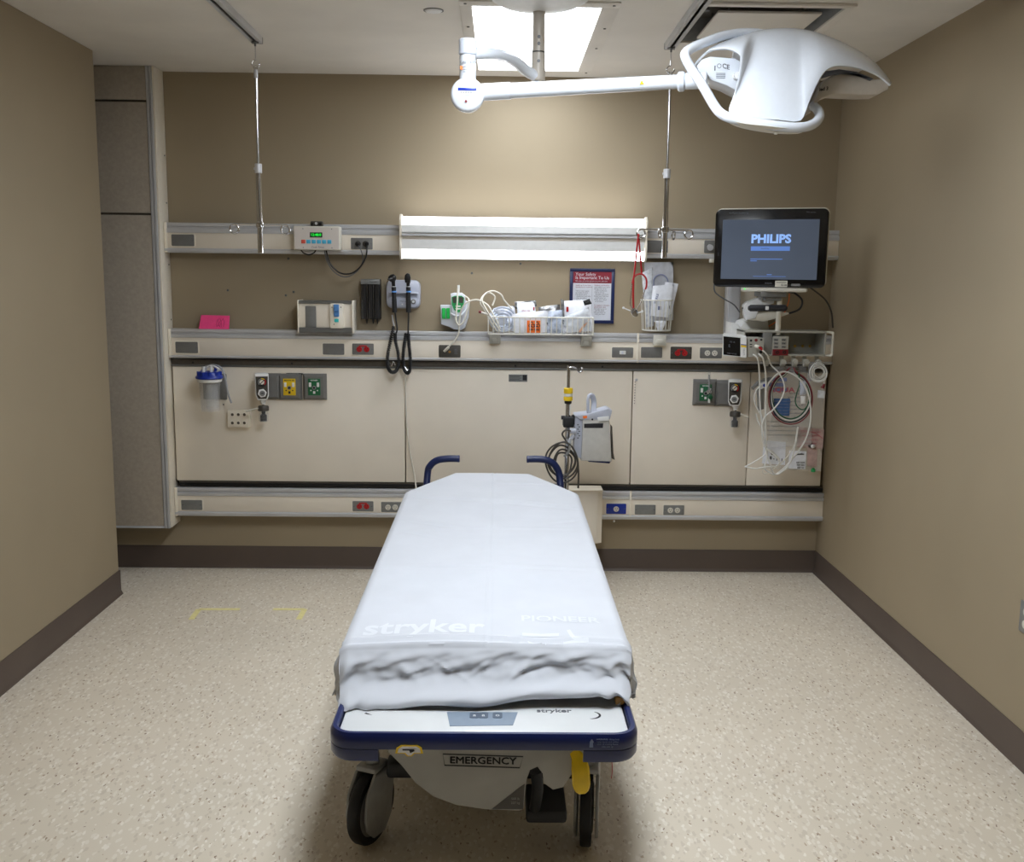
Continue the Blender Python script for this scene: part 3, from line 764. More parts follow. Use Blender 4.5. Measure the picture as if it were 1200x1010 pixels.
# ------------------------------------------------------------------ surgical lamp on its ceiling post
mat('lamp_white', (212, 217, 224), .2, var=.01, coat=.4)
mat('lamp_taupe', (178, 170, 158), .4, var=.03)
t = thing('surgical_lamp', 'unlit white surgical lamp on a jointed ceiling arm, top right', 'surgical lamp', (.139, 4.115, HC))
px_, py_ = .139, 4.115
zb = PY(632, 95, 4.115).z
g = G(); g.lathe([(0, -.045), (.05, -.045), (.15, -.03), (.185, -.012), (.19, -.0085), (0, -.0085)], (px_, py_-.06, HC), seg=40); part('ceiling_canopy', g, 'white', t)
zj = PY(632, 62, 4.115).z
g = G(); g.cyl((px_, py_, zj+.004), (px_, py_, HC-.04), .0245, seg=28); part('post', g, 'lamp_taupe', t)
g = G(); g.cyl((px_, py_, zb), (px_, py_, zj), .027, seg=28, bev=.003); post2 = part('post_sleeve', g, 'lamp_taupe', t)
g = G(); g.cyl((px_, py_, zj), (px_, py_, zj+.004), .0265, seg=28); part('post_ring', g, 'black', t)
for dz in (.03, -.035, .055):
    g = G(); g.cyl((px_, py_-.0285, zj+dz), (px_, py_-.022, zj+dz), .006, seg=12); part('screw', g, 'black', t)
YJ = 3.75
j = PY(548, 112, YJ); JX = j.x
zc0, zc1 = PY(548, 92, YJ).z, PY(548, 46, YJ).z; zmid = PY(548, 65, YJ).z
g = G()
pp = [Vector((px_, py_, zb+.014)), PY(617, 83, 4.08)] + [PY(606, 73.5, 4.02), PY(594, 66.5, 3.95), PY(580, 63.5, 3.87), PY(563, 62.5, 3.79), Vector((JX, YJ, PY(550, 62, YJ).z))]
g.tube(pp, .0215, 18, sub=6); part('curved_arm', g, 'lamp_white', t)
g = G(); g.cyl((JX, YJ, zmid), (JX, YJ, zc1), .0325, seg=28, bev=.004); part('joint_cap', g, 'white_cool', t)
g = G(); g.cyl((JX, YJ, zc0-.03), (JX, YJ, zmid-.001), .0295, seg=28, bev=.002); cj = part('joint_column', g, 'lamp_white', t)
g = G(); g.text('CAUTION', (JX+.002, YJ-.0302, PY(548, 75, YJ).z), .013, ext=.0005); 
for i in range(3): g.box(JX-.017, JX+.010, YJ-.0300, YJ-.0290, PY(548, 80+i*3, YJ).z-.0008, PY(548, 80+i*3, YJ).z+.0008)
part('caution_print', g, 'ink_grey', cj)
g = G(); g.box(JX-.026, JX-.018, YJ-.0265, YJ-.022, PY(548, 81, YJ).z-.006, PY(548, 81, YJ).z+.006); part('warning_mark', g, 'orange', cj)
JD = .060
g = G(); g.lathe([(0, -.045), (JD-.012, -.045), (JD-.003, -.038), (JD, -.028), (JD, .02), (JD-.01, .034), (0, .034)], (JX, YJ, j.z), (0, 1, .10), 40)
dr = part('joint_drum', g, 'lamp_white', t)
yd = YJ-.0468
g = G(); g.box(j.x-.033, j.x+.033, yd-.001, yd+.004, j.z+.009, j.z+.019, bev=.0004); g.mi = 1; g.box(j.x-.026, j.x+.026, yd-.0005, yd+.004, j.z-.004, j.z+.008)
g.mi = 2
for k in range(17): x = j.x-.024+k*.003; g.box(x, x+.0012+.0008*(k % 3 == 0), yd-.001, yd, j.z-.001, j.z+.0065)
part('asset_tag', g, ['blue', 'white', 'ink'], dr, 'blue and white barcode asset tag')
g = G(); g.cyl((j.x-.004, yd-.0005, j.z-.027), (j.x-.004, yd+.004, j.z-.027), .0045, seg=12); part('screw', g, 'dark_red', dr)
# long spring arm
e0 = Vector((JX+.04, YJ, PY(566, 108.5, YJ).z)); e1 = PY(800, 95.5, 3.62)
d = (e1-e0)
g = G(); g.cyl(e0+d*.0, e0+d*.16, .0295, seg=28); g.cyl(e0+d*.157, e0+d*.99, .0268, .0235, seg=28); part('spring_arm', g, 'lamp_white', t)
g = G(); q = e0+d*.80; g.prism([(q.x-.008, q.z-.006), (q.x+.008, q.z-.006), (q.x, q.z+.008)], q.y-.0265, q.y-.0235); part('warning_mark', g, 'yellow', t)
g = G(); g.cyl(e1-d*.025, e1+d*.012, .0335, seg=28, bev=.006); part('arm_collar', g, 'white_cool', t)
g = G(); cy = PY(822, 94, 3.60); g.cyl(e1+d*.01, cy+Vector((.02, 0, 0)), .028, seg=24, bev=.004); part('yoke_hub', g, 'lamp_white', t)
# yoke / handle loop
LY = 3.56
def L_(px, py, dy=0): return PY(px, py, LY+dy)
hp = [(905, 42, .20), (880, 38.5, .20), (852, 41, .16), (828, 49, .10), (808, 58, .05), (803, 66, .03), (811, 82, .02), (822, 98, .0), (836, 122, -.03), (845, 133, -.05), (858, 139, -.07), (880, 143, -.09), (905, 147, -.10), (935, 149.5, -.10), (952, 146, -.07), (960, 138, -.02), (959, 130, .04), (953, 124, .10)]
g = G(); g.tube([L_(*p) for p in hp], .0165, 16, sub=5); part('handle_loop', g, 'lamp_white', t)
g = G(); lp = [(848, 139, -.05), (865, 146, -.07), (890, 150.5, -.09), (920, 153.5, -.09), (942, 153, -.08), (955, 147, -.04)]
g.sweep(smooth_path([L_(*p) for p in lp], 5), [(-.02, -.004), (.02, -.004), (.03, 0), (.02, .006), (-.02, .006), (-.03, 0)], up=(0, .2, 1), scales=[.55+.45*math.sin(PI*i/25) for i in range(26)])
part('bumper_strip', g, 'offwhite', t)
# shell
bot = [(815, 77), (830, 62), (850, 58.5), (864, 63), (867.5, 72), (862, 105), (854, 134), (880, 139), (910, 141), (938, 142), (947, 121), (957, 98), (966, 84), (980, 78), (1005, 80.5), (1028, 89.5), (1042, 101)]
top = [(816, 74), (833, 58), (855, 48.5), (870, 43.5), (878, 41), (885, 39), (893, 37.3), (905, 35.8), (920, 35.2), (935, 36), (944, 37.3), (952, 39), (962, 42), (982, 49.5), (1010, 64), (1031, 82), (1043, 98)]
def dens(P, n=3): return [ (p.x, p.y) for p in smooth_path([Vector((a, b, 0)) for a, b in P], n)]
B_, T_ = dens(bot), dens(top); n = len(B_)
def shell(u, v):
    i = u*(n-1); a = int(min(i, n-2)); f = i-a
    bx, by = [B_[a][k]*(1-f)+B_[a+1][k]*f for k in (0, 1)]; tx, ty = [T_[a][k]*(1-f)+T_[a+1][k]*f for k in (0, 1)]
    hgt = max(0, by-ty)/105
    s = math.sin(v*PI/2); x = bx+(tx-bx)*s; y = by+(ty-by)*s
    side = abs(x-925)/118
    dy = -.06*min(1, hgt*1.1)*(1-s) + .17*(1-math.cos(v*PI/2)) + .05*side**2*1.6
    return PY(x, y, LY+dy)
g = G(); g.grid(shell, n*2, 22, thick=-.007); part('lamp_shell', g, 'lamp_white', t, 'glossy white three-lobed upper shell')
back = []
g = G()
def backdome(u, v):
    p = shell(u, 1); q = shell(u, .0); i = v
    e = Vector((p.x, LY+.17+.05*0, p.z)); dn = min(.12, max(0, p.z-2.30))
    return Vector((p.x+(.98-p.x)*.12*v, p.y+.16*math.sin(v*PI/2), p.z-dn*(1-math.cos(v*PI/2))))
g.grid(lambda u, v: backdome(.16+.62*u, v), n, 10, thick=.006); part('rear_shell', g, 'lamp_white', t)
# lower body seen in the gaps left and right of the saddle
def lobe(outline, y0, y1, nm, m, lbl=None):
    pts = [(PY(a, b, LY+y0).x, PY(a, b, LY+y0).z) for a, b in outline]
    g = G(); g.prism(pts, LY+y0, LY+y1, bev=.006); return part(nm, g, m, t, lbl)
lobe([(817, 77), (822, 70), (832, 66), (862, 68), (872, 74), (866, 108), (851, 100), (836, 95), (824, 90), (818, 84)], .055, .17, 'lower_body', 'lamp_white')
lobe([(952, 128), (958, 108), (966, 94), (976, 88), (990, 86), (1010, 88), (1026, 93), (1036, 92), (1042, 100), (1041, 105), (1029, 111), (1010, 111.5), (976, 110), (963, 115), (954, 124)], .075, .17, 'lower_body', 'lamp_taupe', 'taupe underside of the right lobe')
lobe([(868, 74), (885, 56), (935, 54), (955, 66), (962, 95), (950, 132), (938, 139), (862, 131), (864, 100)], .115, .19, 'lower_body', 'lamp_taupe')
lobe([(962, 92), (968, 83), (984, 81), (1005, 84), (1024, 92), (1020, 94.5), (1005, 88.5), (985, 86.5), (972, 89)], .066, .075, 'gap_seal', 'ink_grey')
g = G(); q = PY(851, 78, LY+.052)
g.text('CE', (q.x, LY+.0545, q.z), .022, right=(1, 0, -.25), bold=.0004); q2 = PY(838, 80, LY+.052)
g.text('I', (q2.x, LY+.0545, q2.z), .022, bold=.001); q3 = PY(843, 77, LY+.052)
g.tube([(q3.x+.007*math.cos(k*PI/5), LY+.0545, q3.z+.007*math.sin(k*PI/5)) for k in range(10)], .0009, 5, closed=True, sub=1)
for i in range(4): q = PY(846, 86+i*1.8, LY+.055); g.box(q.x-.020, q.x+.012, LY+.0535, LY+.0550, q.z-.0007, q.z+.0007)
part('approval_marks', g, 'ink_grey', t)
g = G(); q = PY(966, 104, LY+.07); g.text('led 3', (q.x, LY+.0745, q.z), .016, right=(1, 0, .15), bold=.0005); part('lettering', g, 'ink', t)
g = G(); q = PY(867, 86, LY+.0); g.cyl((q.x, LY+.03, q.z), (q.x, LY+.055, q.z), .012, seg=16); part('side_knob', g, 'white', t)
g = G(); q = L_(909, 157.5, -.09); g.lathe([(0, 0), (.006, 0), (.008, .006), (0, .008)], q, seg=12); part('stud', g, 'offwhite', t)

# ------------------------------------------------------------------ patient monitor
def frame_at(px, py, Y, yaw):
    o = PY(px, py, Y); M = Matrix.Translation(o) @ Matrix.Rotation(yaw, 4, 'Z'); return M, o
mat('screen_grey', (78, 86, 100), .12, var=.16, vs=1.6, emit=.30)
mat('screen_text', (140, 178, 240), .3, var=0, emit=.45)
mat('screen_bar', (88, 124, 192), .3, var=0, emit=.4)
mat('bezel_black', (16, 16, 18), .16, var=0, coat=.3)
M, o = frame_at(902, 291, 5.10, math.radians(-20))
M = Matrix.Translation(o) @ Matrix.Rotation(math.radians(-20), 4, 'Z')
# width: corners measured on the tilted plane
WM = (PY(968, 290, 5.0)-PY(836, 290, 5.2)).length; HM = .387
t = thing('patient_monitor', 'black framed patient monitor with PHILIPS start-up screen on the right', 'monitor', tuple(o - Vector((0, 0, HM/2))))
hw, hh = WM/2, HM/2
g = G(); g.M = M; g.prism(rrect(-hw, hw, -hh, hh, .028), .0, .03, bev=.005); part('bezel', g, 'bezel_black', t, 'glossy black bezel')
g = G(); g.M = M; g.prism(rrect(-hw+.003, hw+.003, -hh+.006, hh+.006, .028), .012, .062, bev=.012); part('rear_housing', g, 'offwhite', t)
sx0, sx1, sz0, sz1 = -hw+.038, hw-.042, -hh+.040, hh-.052
g = G(); g.M = M; g.box(sx0, sx1, -.0012, .002, sz0, sz1); scr = part('screen', g, 'screen_grey', t, 'lit grey start-up screen')
g = G(); g.M = M; g.text('PHILIPS', (.004, -.0018, .045), .058, bold=.0022, ext=.0003, sx=1.05); part('screen_lettering', g, 'screen_text', scr, 'pale blue PHILIPS lettering')
g = G(); g.M = M; g.box(-.092, .098, -.002, -.0012, -.012, .010); g.mi = 1; g.text('IntelliVue', (-.022, -.0024, -.001), .011, ext=.0002); g.mi = 0; g.box(-.092, .064, -.0018, -.0012, -.055, -.051); g.box(-.092, -.06, -.0018, -.0012, -.064, -.060)
g.box(-.075, .085, -.0018, -.0012, -.140, -.138); g.box(-.008, .016, -.0018, -.0012, -.132, -.128)
part('screen_bars', g, ['screen_bar', 'screen_grey', 'ink_grey'], scr)
g = G(); g.M = M
g.text('PHILIPS', (.002, -.0004, -hh+.020), .0105, bold=.0002); g.text('intelligent monitoring', (-hw+.115, -.0004, hh-.018), .011); g.text('MX series', (hw-.085, -.0004, hh-.018), .011)
part('lettering', g, 'ink_grey', t)
g = G(); g.M = M; g.prism(rrect(.035, .094, -hh+.003, -hh+.034, .003), -.001, .001); g.mi = 1; g.text('52-26', (.078, -.0014, -hh+.013), .012, bold=.0003); g.box(.040, .090, -.0014, -.0011, -hh+.024, -hh+.027)
part('asset_sticker', g, ['offwhite', 'ink'], t, 'small white asset sticker')
g = G(); g.M = M; g.prism(rrect(.112, .158, -hh+.008, -hh+.020, .006), -.001, .001); part('badge', g, 'steel_plate', t)
# lower tray of the monitor
g = G(); g.M = M; g.box(-hw+.14, hw-.085, .006, .07, -hh-.022, -hh+.002, bev=.008); part('lower_tray', g, 'offwhite', t)
g = G(); g.M = M; g.box(-hw+.158, -hw+.163, .003, .007, -hh-.012, -hh-.006); part('status_light', g, emitter('led_green', (60, 240, 90), 1.5), t)

# ------------------------------------------------------------------ monitor arm
t = thing('monitor_mount', 'white jointed wall arm and aluminium column under the patient monitor', 'monitor mount', (1.2, DW, 1.36))
a = PY(852, 370, 5.52); b = PY(866, 370, 5.52); z0 = 1.38; z1 = 1.78
g = G(); g.box(a.x, b.x, 5.50, 5.60, z0, z1, bev=.002); g.box(a.x+.012, b.x-.008, 5.496, 5.502, z0, z1)
part('wall_column', g, 'alu', t)
g = G(); g.box(b.x+.001, PY(885, 370, 5.54).x, 5.53, 5.60, z0, z1, bev=.002); part('column_cover', g, 'cream_edge', t)
YA = 5.30
S_ = lambda px, py, Y=YA: (PY(px, py, Y).x, PY(px, py, Y).z)
g = G(); g.prism([S_(*p) for p in ((868, 384), (872, 377), (884, 373), (900, 374), (902, 392), (866, 398), (858, 400), (859, 378), (866, 380))], YA, YA+.18, bev=.006); part('lower_arm', g, 'white', t)
g = G(); g.prism([S_(*p) for p in ((867, 357), (871, 353), (893, 345), (896, 349), (902, 350), (901, 355), (890, 358), (884, 362), (880, 372), (870, 374), (868, 368))], YA-.1, YA-.04, bev=.004); part('upper_arm', g, 'white_gloss', t, 'white plastic arm cover')
g = G(); g.prism([S_(*p) for p in ((871, 374), (880, 367), (905, 365), (922, 366), (908, 371), (890, 376))], YA-.095, YA+.02, bev=.005); part('arm_underside', g, 'offwhite', t)
g = G(); q = PY(870, 361, YA-.1); g.cyl((q.x, YA-.1015, q.z), (q.x, YA-.099, q.z), .004, seg=10); part('screw', g, 'ink', t)
g = G(); q0, q1 = S_(890, 343, 5.15), S_(920, 348, 5.15); g.box(q0[0], q1[0], 5.12, 5.26, q1[1], q0[1]+.01, bev=.004); g.box(q0[0]+.03, q1[0]-.02, 5.14, 5.24, q1[1]-.02, q1[1]+.002, bev=.003); part('tilt_bracket', g, 'steel_plate', t)
g = G(); p0, p1 = PY(877, 361, 5.06), PY(922, 361, 5.03)
g.sweep([Vector((p0.x, p0.y, p0.z)), Vector((p0.x+.01, p0.y, p0.z)), Vector((p1.x-.01, p1.y, p1.z)), Vector((p1.x, p1.y, p1.z))], [(.022*math.cos(k*PI/6), .0165*math.sin(k*PI/6)) for k in range(12)], scales=[.6, 1, 1, .6]); part('adjust_handle', g, 'ink', t, 'dark rounded adjusting handle')
q = PY(899, 361, 5.02); g = G(); g.prism(rrect(q.x-.007, q.x+.007, q.z-.009, q.z+.009, .004), 5.015, 5.03); part('handle_badge', g, 'white', t)
q = PY(912, 380, 5.16); g = G(); g.cyl((q.x, 5.16, PY(912, 392, 5.16).z), (q.x, 5.16, PY(912, 350, 5.16).z), .0135, seg=18); part('post', g, 'offwhite', t)
def cable(name, pts, r, m, label, cat='cable', seg=8, group=None, sub=6):
    g = G(); g.tube(pts, r, seg, sub=sub); return solo(name, g, m, label, cat, group)
cable('monitor_cable', [PY(837, 332, 5.24), PY(838, 342, 5.26), PY(848, 350, 5.30), PY(860, 357, 5.34), PY(867, 366, 5.36)], .0035, 'ink_grey', 'thin grey cable looping from the left underside of the monitor')
cable('monitor_cable', [PY(924, 342, 5.15), PY(932, 344, 5.15), PY(940, 352, 5.15), PY(937, 362, 5.15), PY(925, 367, 5.13)], .005, 'black_rub', 'short black cable curling right of the arm under the monitor')
cable('power_cable', [PY(945, 334, 5.10), PY(955, 341, 5.12), PY(967, 351, 5.16), PY(974, 365, 5.2), PY(976, 384, 5.22)], .0045, 'dark_plate', 'long dark cable arching from monitor to the right end of the rack')
cable('orange_cable', [PY(925, 344, 5.22), PY(924, 354, 5.24), PY(918, 368, 5.27), PY(905, 380, 5.3), PY(893, 383, 5.32), PY(883, 378, 5.34)], .003, 'orange', 'thin orange cable sagging below the monitor arm')

# ------------------------------------------------------------------ module rack
YR = 5.14
t = thing('module_rack', 'beige-grey open module rack with brass jacks below the monitor', 'equipment rack', (1.4, 5.2, 1.24))
mat('rack_grey', (168, 166, 156), .45, var=.03)
x0, z1 = S_(872, 390, YR)[0], PY(940, 388, YR).z; x1 = PY(968, 400, YR).x; z0 = PY(940, 417.5, YR).z; yb = YR+.17
g = G()
g.box(x0, x1, YR, yb, z1-.010, z1, bev=.002); g.box(x0, x1, YR, yb, z0, z0+.010, bev=.002); g.box(x0, x1, yb-.008, yb, z0, z1, bev=.001)
g.box(x0, x0+.006, YR, yb, z0, z1); g.box(x1-.006, x1, YR, yb, z0, z1)
part('rack_frame', g, 'rack_grey', t)
g = G(); hx = x1+.004; g.tube([(x1, YR+.03, z1-.005), (x1+.03, YR+.0, z1-.006), (x1+.034, YR, z1-.02), (x1+.034, YR, z0+.02), (x1+.030, YR, z0+.006), (x1, YR+.03, z0+.005)], .006, 8, sub=4)
part('side_handle', g, 'offwhite', t)
for px in (923, 931.5, 940.5, 949, 957.5):
    q = PY(px, 405.5, yb-.009); g = G(); g.lathe([(0, 0), (.0075, 0), (.0075, .005), (.005, .008), (.003, .008), (.003, .003), (0, .003)], (q.x, yb-.008, q.z), (0, -1, 0), 14); part('jack', g, 'brass', t) if 'brass' in MATS else part('jack', g, mat('brass', (196, 160, 80), .3, .8, var=0), t, 'brass connector jack')
g = G(); a, b = S_(905.5, 394, YR), S_(923, 417, YR); g.box(a[0], b[0], YR-.006, YR+.12, b[1], a[1], bev=.003); md = part('measurement_module', g, 'rack_grey', t)
g = G(); c = S_(906, 409, YR); g.box(a[0]+.001, b[0]-.0005, YR-.0085, YR-.006, b[1]+.002, c[1], bev=.001); part('module_label', g, 'dark_red', md, 'dark red connector face')
for i in range(2):
    g = G(); q = PY(910+8.5*i, 412.5, YR); g.lathe([(.0045, 0), (.009, 0), (.009, .004), (.0045, .004)], (q.x, YR-.0085, q.z), (0, -1, 0), 14); part('socket', g, 'black', md)
for (i, k) in ((0, 0), (1, 0), (0, 1), (1, 1), (0, 2), (1, 2)):
    g = G(); q = PY(909+9*i, 398+4.2*k, YR); g.prism(rrect(q.x-.012, q.x+.012, q.z-.006, q.z+.006, .002), YR-.0085, YR-.006); g.mi = 1
    g.box(q.x-.005, q.x-.001, YR-.009, YR-.0085, q.z-.003, q.z+.003); g.box(q.x+.002, q.x+.006, YR-.009, YR-.0085, q.z-.004, q.z+.001)
    part('key', g, ['steel_plate', 'ink'], md)
g = G(); a = S_(894, 394, YR); g.box(a[0], S_(905, 394, YR)[0], YR-.002, YR+.1, z0+.01, z1-.01, bev=.002); part('blank_cover', g, 'steel_plate', t)
for k, px in enumerate((898, 917.5, 931.5, 944.5, 959)):
    q = PY(px, 424, YR); g = G()
    P = [Vector((q.x, YR+.03, z0-.001)), Vector((q.x, YR+.028, z0-.025)), Vector((q.x, YR+.018, z0-.046)), Vector((q.x, YR+.002, z0-.050)), Vector((q.x, YR-.010, z0-.040)), Vector((q.x, YR-.012, z0-.026))]
    g.sweep(smooth_path(P, 4), [(-.010, -.003), (.010, -.003), (.010, .003), (-.010, .003)], up=(0, -1, .02)); g.cyl((q.x, YR-.015, z0-.027), (q.x, YR-.009, z0-.027), .0135, seg=18, bev=.002)
    part('cable_hook', g, 'rack_grey', t)
# flex module at the left of the rack, turned towards the bed
mw = .165
q = PY(868, 404, 5.04)
Mm = Matrix.Translation(q) @ Matrix.Rotation(math.radians(-34), 4, 'Z')
t = thing('measurement_server', 'white portable measurement module with a dark display beside the rack', 'module', tuple(q))
g = G()
def PP(px, py, Y): p = PY(px, py, Y); return (p.x, p.y, p.z)
A, B, C_, D_ = PP(847, 392.5, 5.04), PP(875, 395, 4.99), PP(875, 419.5, 4.99), PP(847, 416.5, 5.04)
off = Vector((.045, .20, 0))
V = [Vector(A), Vector(B), Vector(C_), Vector(D_)]; V += [v+off for v in V]
g.raw(V, [(0, 1, 2, 3), (7, 6, 5, 4), (0, 4, 5, 1), (1, 5, 6, 2), (2, 6, 7, 3), (3, 7, 4, 0)]); bmesh.ops.bevel(g.bm, geom=g.bm.edges[:], offset=.003, segments=2, affect='EDGES'); part('body', g, 'white', t)
def onface(u, v, d=.001):
    p = Vector(A)*(1-u)*(1-v)+Vector(B)*u*(1-v)+Vector(C_)*u*v+Vector(D_)*(1-u)*v
    nn = (Vector(B)-Vector(A)).cross(Vector(D_)-Vector(A)).normalized(); 
    if nn.y > 0: nn = -nn
    return p+nn*d
g = G(); V = [onface(*p) for p in ((.03, .06), (.74, .06), (.74, .95), (.03, .95))]; V += [onface(*p, d=-.001) for p in ((.03, .06), (.74, .06), (.74, .95), (.03, .95))]
g.raw(V, [(0, 1, 2, 3), (0, 4, 5, 1), (1, 5, 6, 2), (2, 6, 7, 3), (3, 7, 4, 0)]); part('display', g, 'bezel_black', t, 'dark glass display')
R_ = (Vector(B)-Vector(A)).normalized(); U_ = (Vector(A)-Vector(D_)).normalized()
g = G(); g.text('10 14', onface(.40, .30, .0014), .012, R_, U_, ext=.0002); g.text('E', onface(.28, .5, .0014), .02, R_, U_, ext=.0002); g.text('main setup', onface(.38, .85, .0014), .011, R_, U_, ext=.0002); part('display_text', g, 'ink_grey', t)
for v0, v1, m in ((.36, .40, 'blue'), (.40, .50, 'yellow')):
    g = G(); V = [onface(*p, d=.0012) for p in ((.76, v0), (.99, v0), (.99, v1), (.76, v1))]; V += [onface(*p, d=-.001) for p in ((.76, v0), (.99, v0), (.99, v1), (.76, v1))]
    g.raw(V, [(0, 1, 2, 3), (0, 4, 5, 1), (1, 5, 6, 2), (2, 6, 7, 3), (3, 7, 4, 0)]); part('colour_band', g, m, t)
g = G(); g.text('MULTI', onface(.88, .72, .0014), .012, -U_, R_, ext=.0002); part('lettering', g, 'ink_grey', t)
# connector face (right hand end of the module)
Yc = 5.02
g = G(); a, b = S_(876, 396, Yc), S_(894.5, 418.5, Yc); g.box(a[0], b[0], Yc, Yc+.13, b[1], a[1], bev=.003); cf = part('connector_face', g, 'rack_grey', t)
for px, py, r, m in ((880, 399, .006, 'ink'), (886, 398.5, .008, 'dark_red'), (892, 398, .0055, 'ink'), (894-2, 407.5, .006, 'ink'), (891.5, 412.5, .008, 'ink')):
    q = PY(px, py, Yc); g = G(); g.cyl((q.x, Yc-.003, q.z), (q.x, Yc+.002, q.z), r, seg=14); part('socket', g, m, cf)
for px, py in ((880, 403.5), (880, 406.5)):
    q = PY(px, py, Yc); g = G(); g.box(q.x-.006, q.x+.006, Yc-.001, Yc+.001, q.z-.002, q.z+.002); part('print_mark', g, 'ink', cf)

# ------------------------------------------------------------------ outlet plates on the rails
def plate(name, px, py, wpx, hpx, Y, m, label, kind, cat, group=None, gang=1):
    q = PY(px, py, Y); s = Y/F_PX*1.0; w_, h_ = wpx*s/2, hpx*s/2
    t = thing(name, label, cat, (q.x, Y, q.z-h_), group)
    g = G(); g.prism(rrect(q.x-w_-.006, q.x+w_+.006, q.z-h_-.006, q.z+h_+.006, .008, 3), Y-.0025, Y-.0003); part('surround', g, 'cream_edge', t)
    g = G(); g.prism(rrect(q.x-w_, q.x+w_, q.z-h_, q.z+h_, .005, 3), Y-.0050, Y-.0025, bev=.001); part('cover_plate', g, m, t)
    yf = Y-.0051
    g = G()
    for s_ in (-1, 1): g.cyl((q.x+s_*(w_-.009), yf-.0008, q.z), (q.x+s_*(w_-.009), yf+.001, q.z), .003, seg=8)
    part('screws', g, 'ink_grey', t, kind='stuff')
    if kind in ('red', 'duplex', 'single', 'plugs'):
        for s_ in ((0,) if kind == 'single' else (-1, 1)):
            c = q.x+s_*.020; m2 = {'red': 'red', 'duplex': 'offwhite', 'single': 'offwhite', 'plugs': 'dark_plate'}[kind]
            g = G(); g.cyl((c, yf-.0035, q.z-.001), (c, yf+.001, q.z-.001), .0155, seg=20, bev=.001); so = part('socket', g, m2, t)
            g = G(); fy = yf-.0042
            g.box(c-.0065, c-.0045, fy, fy+.001, q.z-.001, q.z+.008); g.box(c+.0045, c+.0065, fy, fy+.001, q.z-.001, q.z+.007); g.cyl((c, fy, q.z-.008), (c, fy+.001, q.z-.008), .0025, seg=8)
            part('slots', g, 'ink', so, kind='stuff')
        if kind == 'red':
            g = G(); g.box(q.x-.022, q.x+.022, yf-.0025, yf+.001, q.z+.013, q.z+.021, bev=.002); g.mi = 0; part('red_tab', g, 'red', t)
    if kind == 'switch':
        g = G(); g.prism(rrect(q.x-.017, q.x+.017, q.z-.010, q.z+.010, .002), yf-.003, yf+.001); part('rocker', g, 'white', t)
        g = G(); g.box(q.x-.006, q.x+.004, yf-.005, yf-.003, q.z-.007, q.z+.007, bev=.001); part('toggle', g, 'white_cool', t)
    return t
YRF = 5.545
B = 'blank grey cover plates on the rails'
plate('blank_plate', 214.5, 281.5, 26, 13, YRF, 'grey_plate', 'blank grey cover plate at the left end of the top rail', 'blank', 'cover plate', B)
plate('blank_plate', 219, 407, 26, 13, YRF, 'grey_plate', 'blank grey cover plate at the left end of the middle rail', 'blank', 'cover plate', B)
plate('blank_plate', 391, 409, 25, 13, YRF, 'grey_plate', 'blank grey cover plate on the middle rail beside red sockets', 'blank', 'cover plate', B)
plate('blank_plate', 763.5, 413, 25, 12.5, YRF, 'grey_plate', 'blank grey cover plate on the middle rail below the stethoscope', 'blank', 'cover plate', B)
plate('blank_plate', 225, 591.5, 25, 12, YRF, 'steel_plate', 'blank light plate at the left end of the lowest rail', 'blank', 'cover plate', B)
plate('blank_plate', 756, 597, 25, 12, YRF, 'steel_plate', 'blank light plate on the lowest rail right of the blue socket', 'blank', 'cover plate', B)
plate('blank_plate', 770, 289, 25, 14, YRF, 'grey_plate', 'blank grey plate on the top rail behind the right IV pole', 'blank', 'cover plate', B)
plate('double_socket', 425.5, 409, 25, 13, YRF, 'grey_plate', 'pair of red sockets on grey plate, middle rail left of coiled cords', 'red', 'power outlet')
plate('double_socket', 798, 413.5, 25, 14.5, YRF, 'dark_plate', 'pair of dark red sockets on dark plate, middle rail at right', 'red', 'power outlet')
plate('double_socket', 425.5, 593, 25, 12.5, YRF, 'steel_plate', 'pair of red sockets on the lowest rail', 'red', 'power outlet')
plate('double_socket', 833, 413.5, 26, 12.5, YRF, 'grey_plate', 'pair of ivory sockets on the middle rail beside the measurement module', 'duplex', 'power outlet')
plate('double_socket', 789.5, 597.5, 25, 12, YRF, 'steel_plate', 'pair of ivory sockets on the lowest rail at right', 'duplex', 'power outlet')
plate('double_socket', 459, 594, 25, 12.5, YRF, 'steel_plate', 'ivory sockets on the lowest rail, half hidden by the stretcher sheet', 'duplex', 'power outlet')
plate('single_socket', 722, 596, 24, 12.5, YRF, 'blue', 'single ivory socket on a blue plate on the lowest rail', 'single', 'power outlet')
plate('light_switch', 729.5, 413, 25, 12, YRF, 'grey_plate', 'white rocker switch on grey plate, right of the supply basket', 'switch', 'switch')
pt = plate('double_socket', 424, 285.5, 25, 13, YRF, 'grey_plate', 'grey plate on the top rail with two plugs in it', 'plugs', 'power outlet')
q = PY(829.5, 289, YRF)
t = thing('nurse_call_socket', 'grey plate with a metal round connector on top rail beside the monitor', 'outlet', (q.x, YRF, q.z))
g = G(); g.prism(rrect(q.x-.02, q.x+.05, q.z-.034, q.z+.034, .006), YRF-.005, YRF-.0003, bev=.001); part('cover_plate', g, 'grey_plate', t)
g = G(); g.cyl((q.x+.008, YRF-.03, q.z-.006), (q.x+.008, YRF-.005, q.z), .017, .013, seg=16); part('connector', g, 'alu', t)
# bracket under the top rail, beside the monitor; joint cover
q = PY(834, 306, 5.53); g = G(); g.box(q.x-.010, q.x+.012, 5.52, 5.56, q.z-.008, q.z+.012, bev=.003); solo('rail_clip', g, 'offwhite', 'small white clip under the top rail left of the monitor', 'clip')
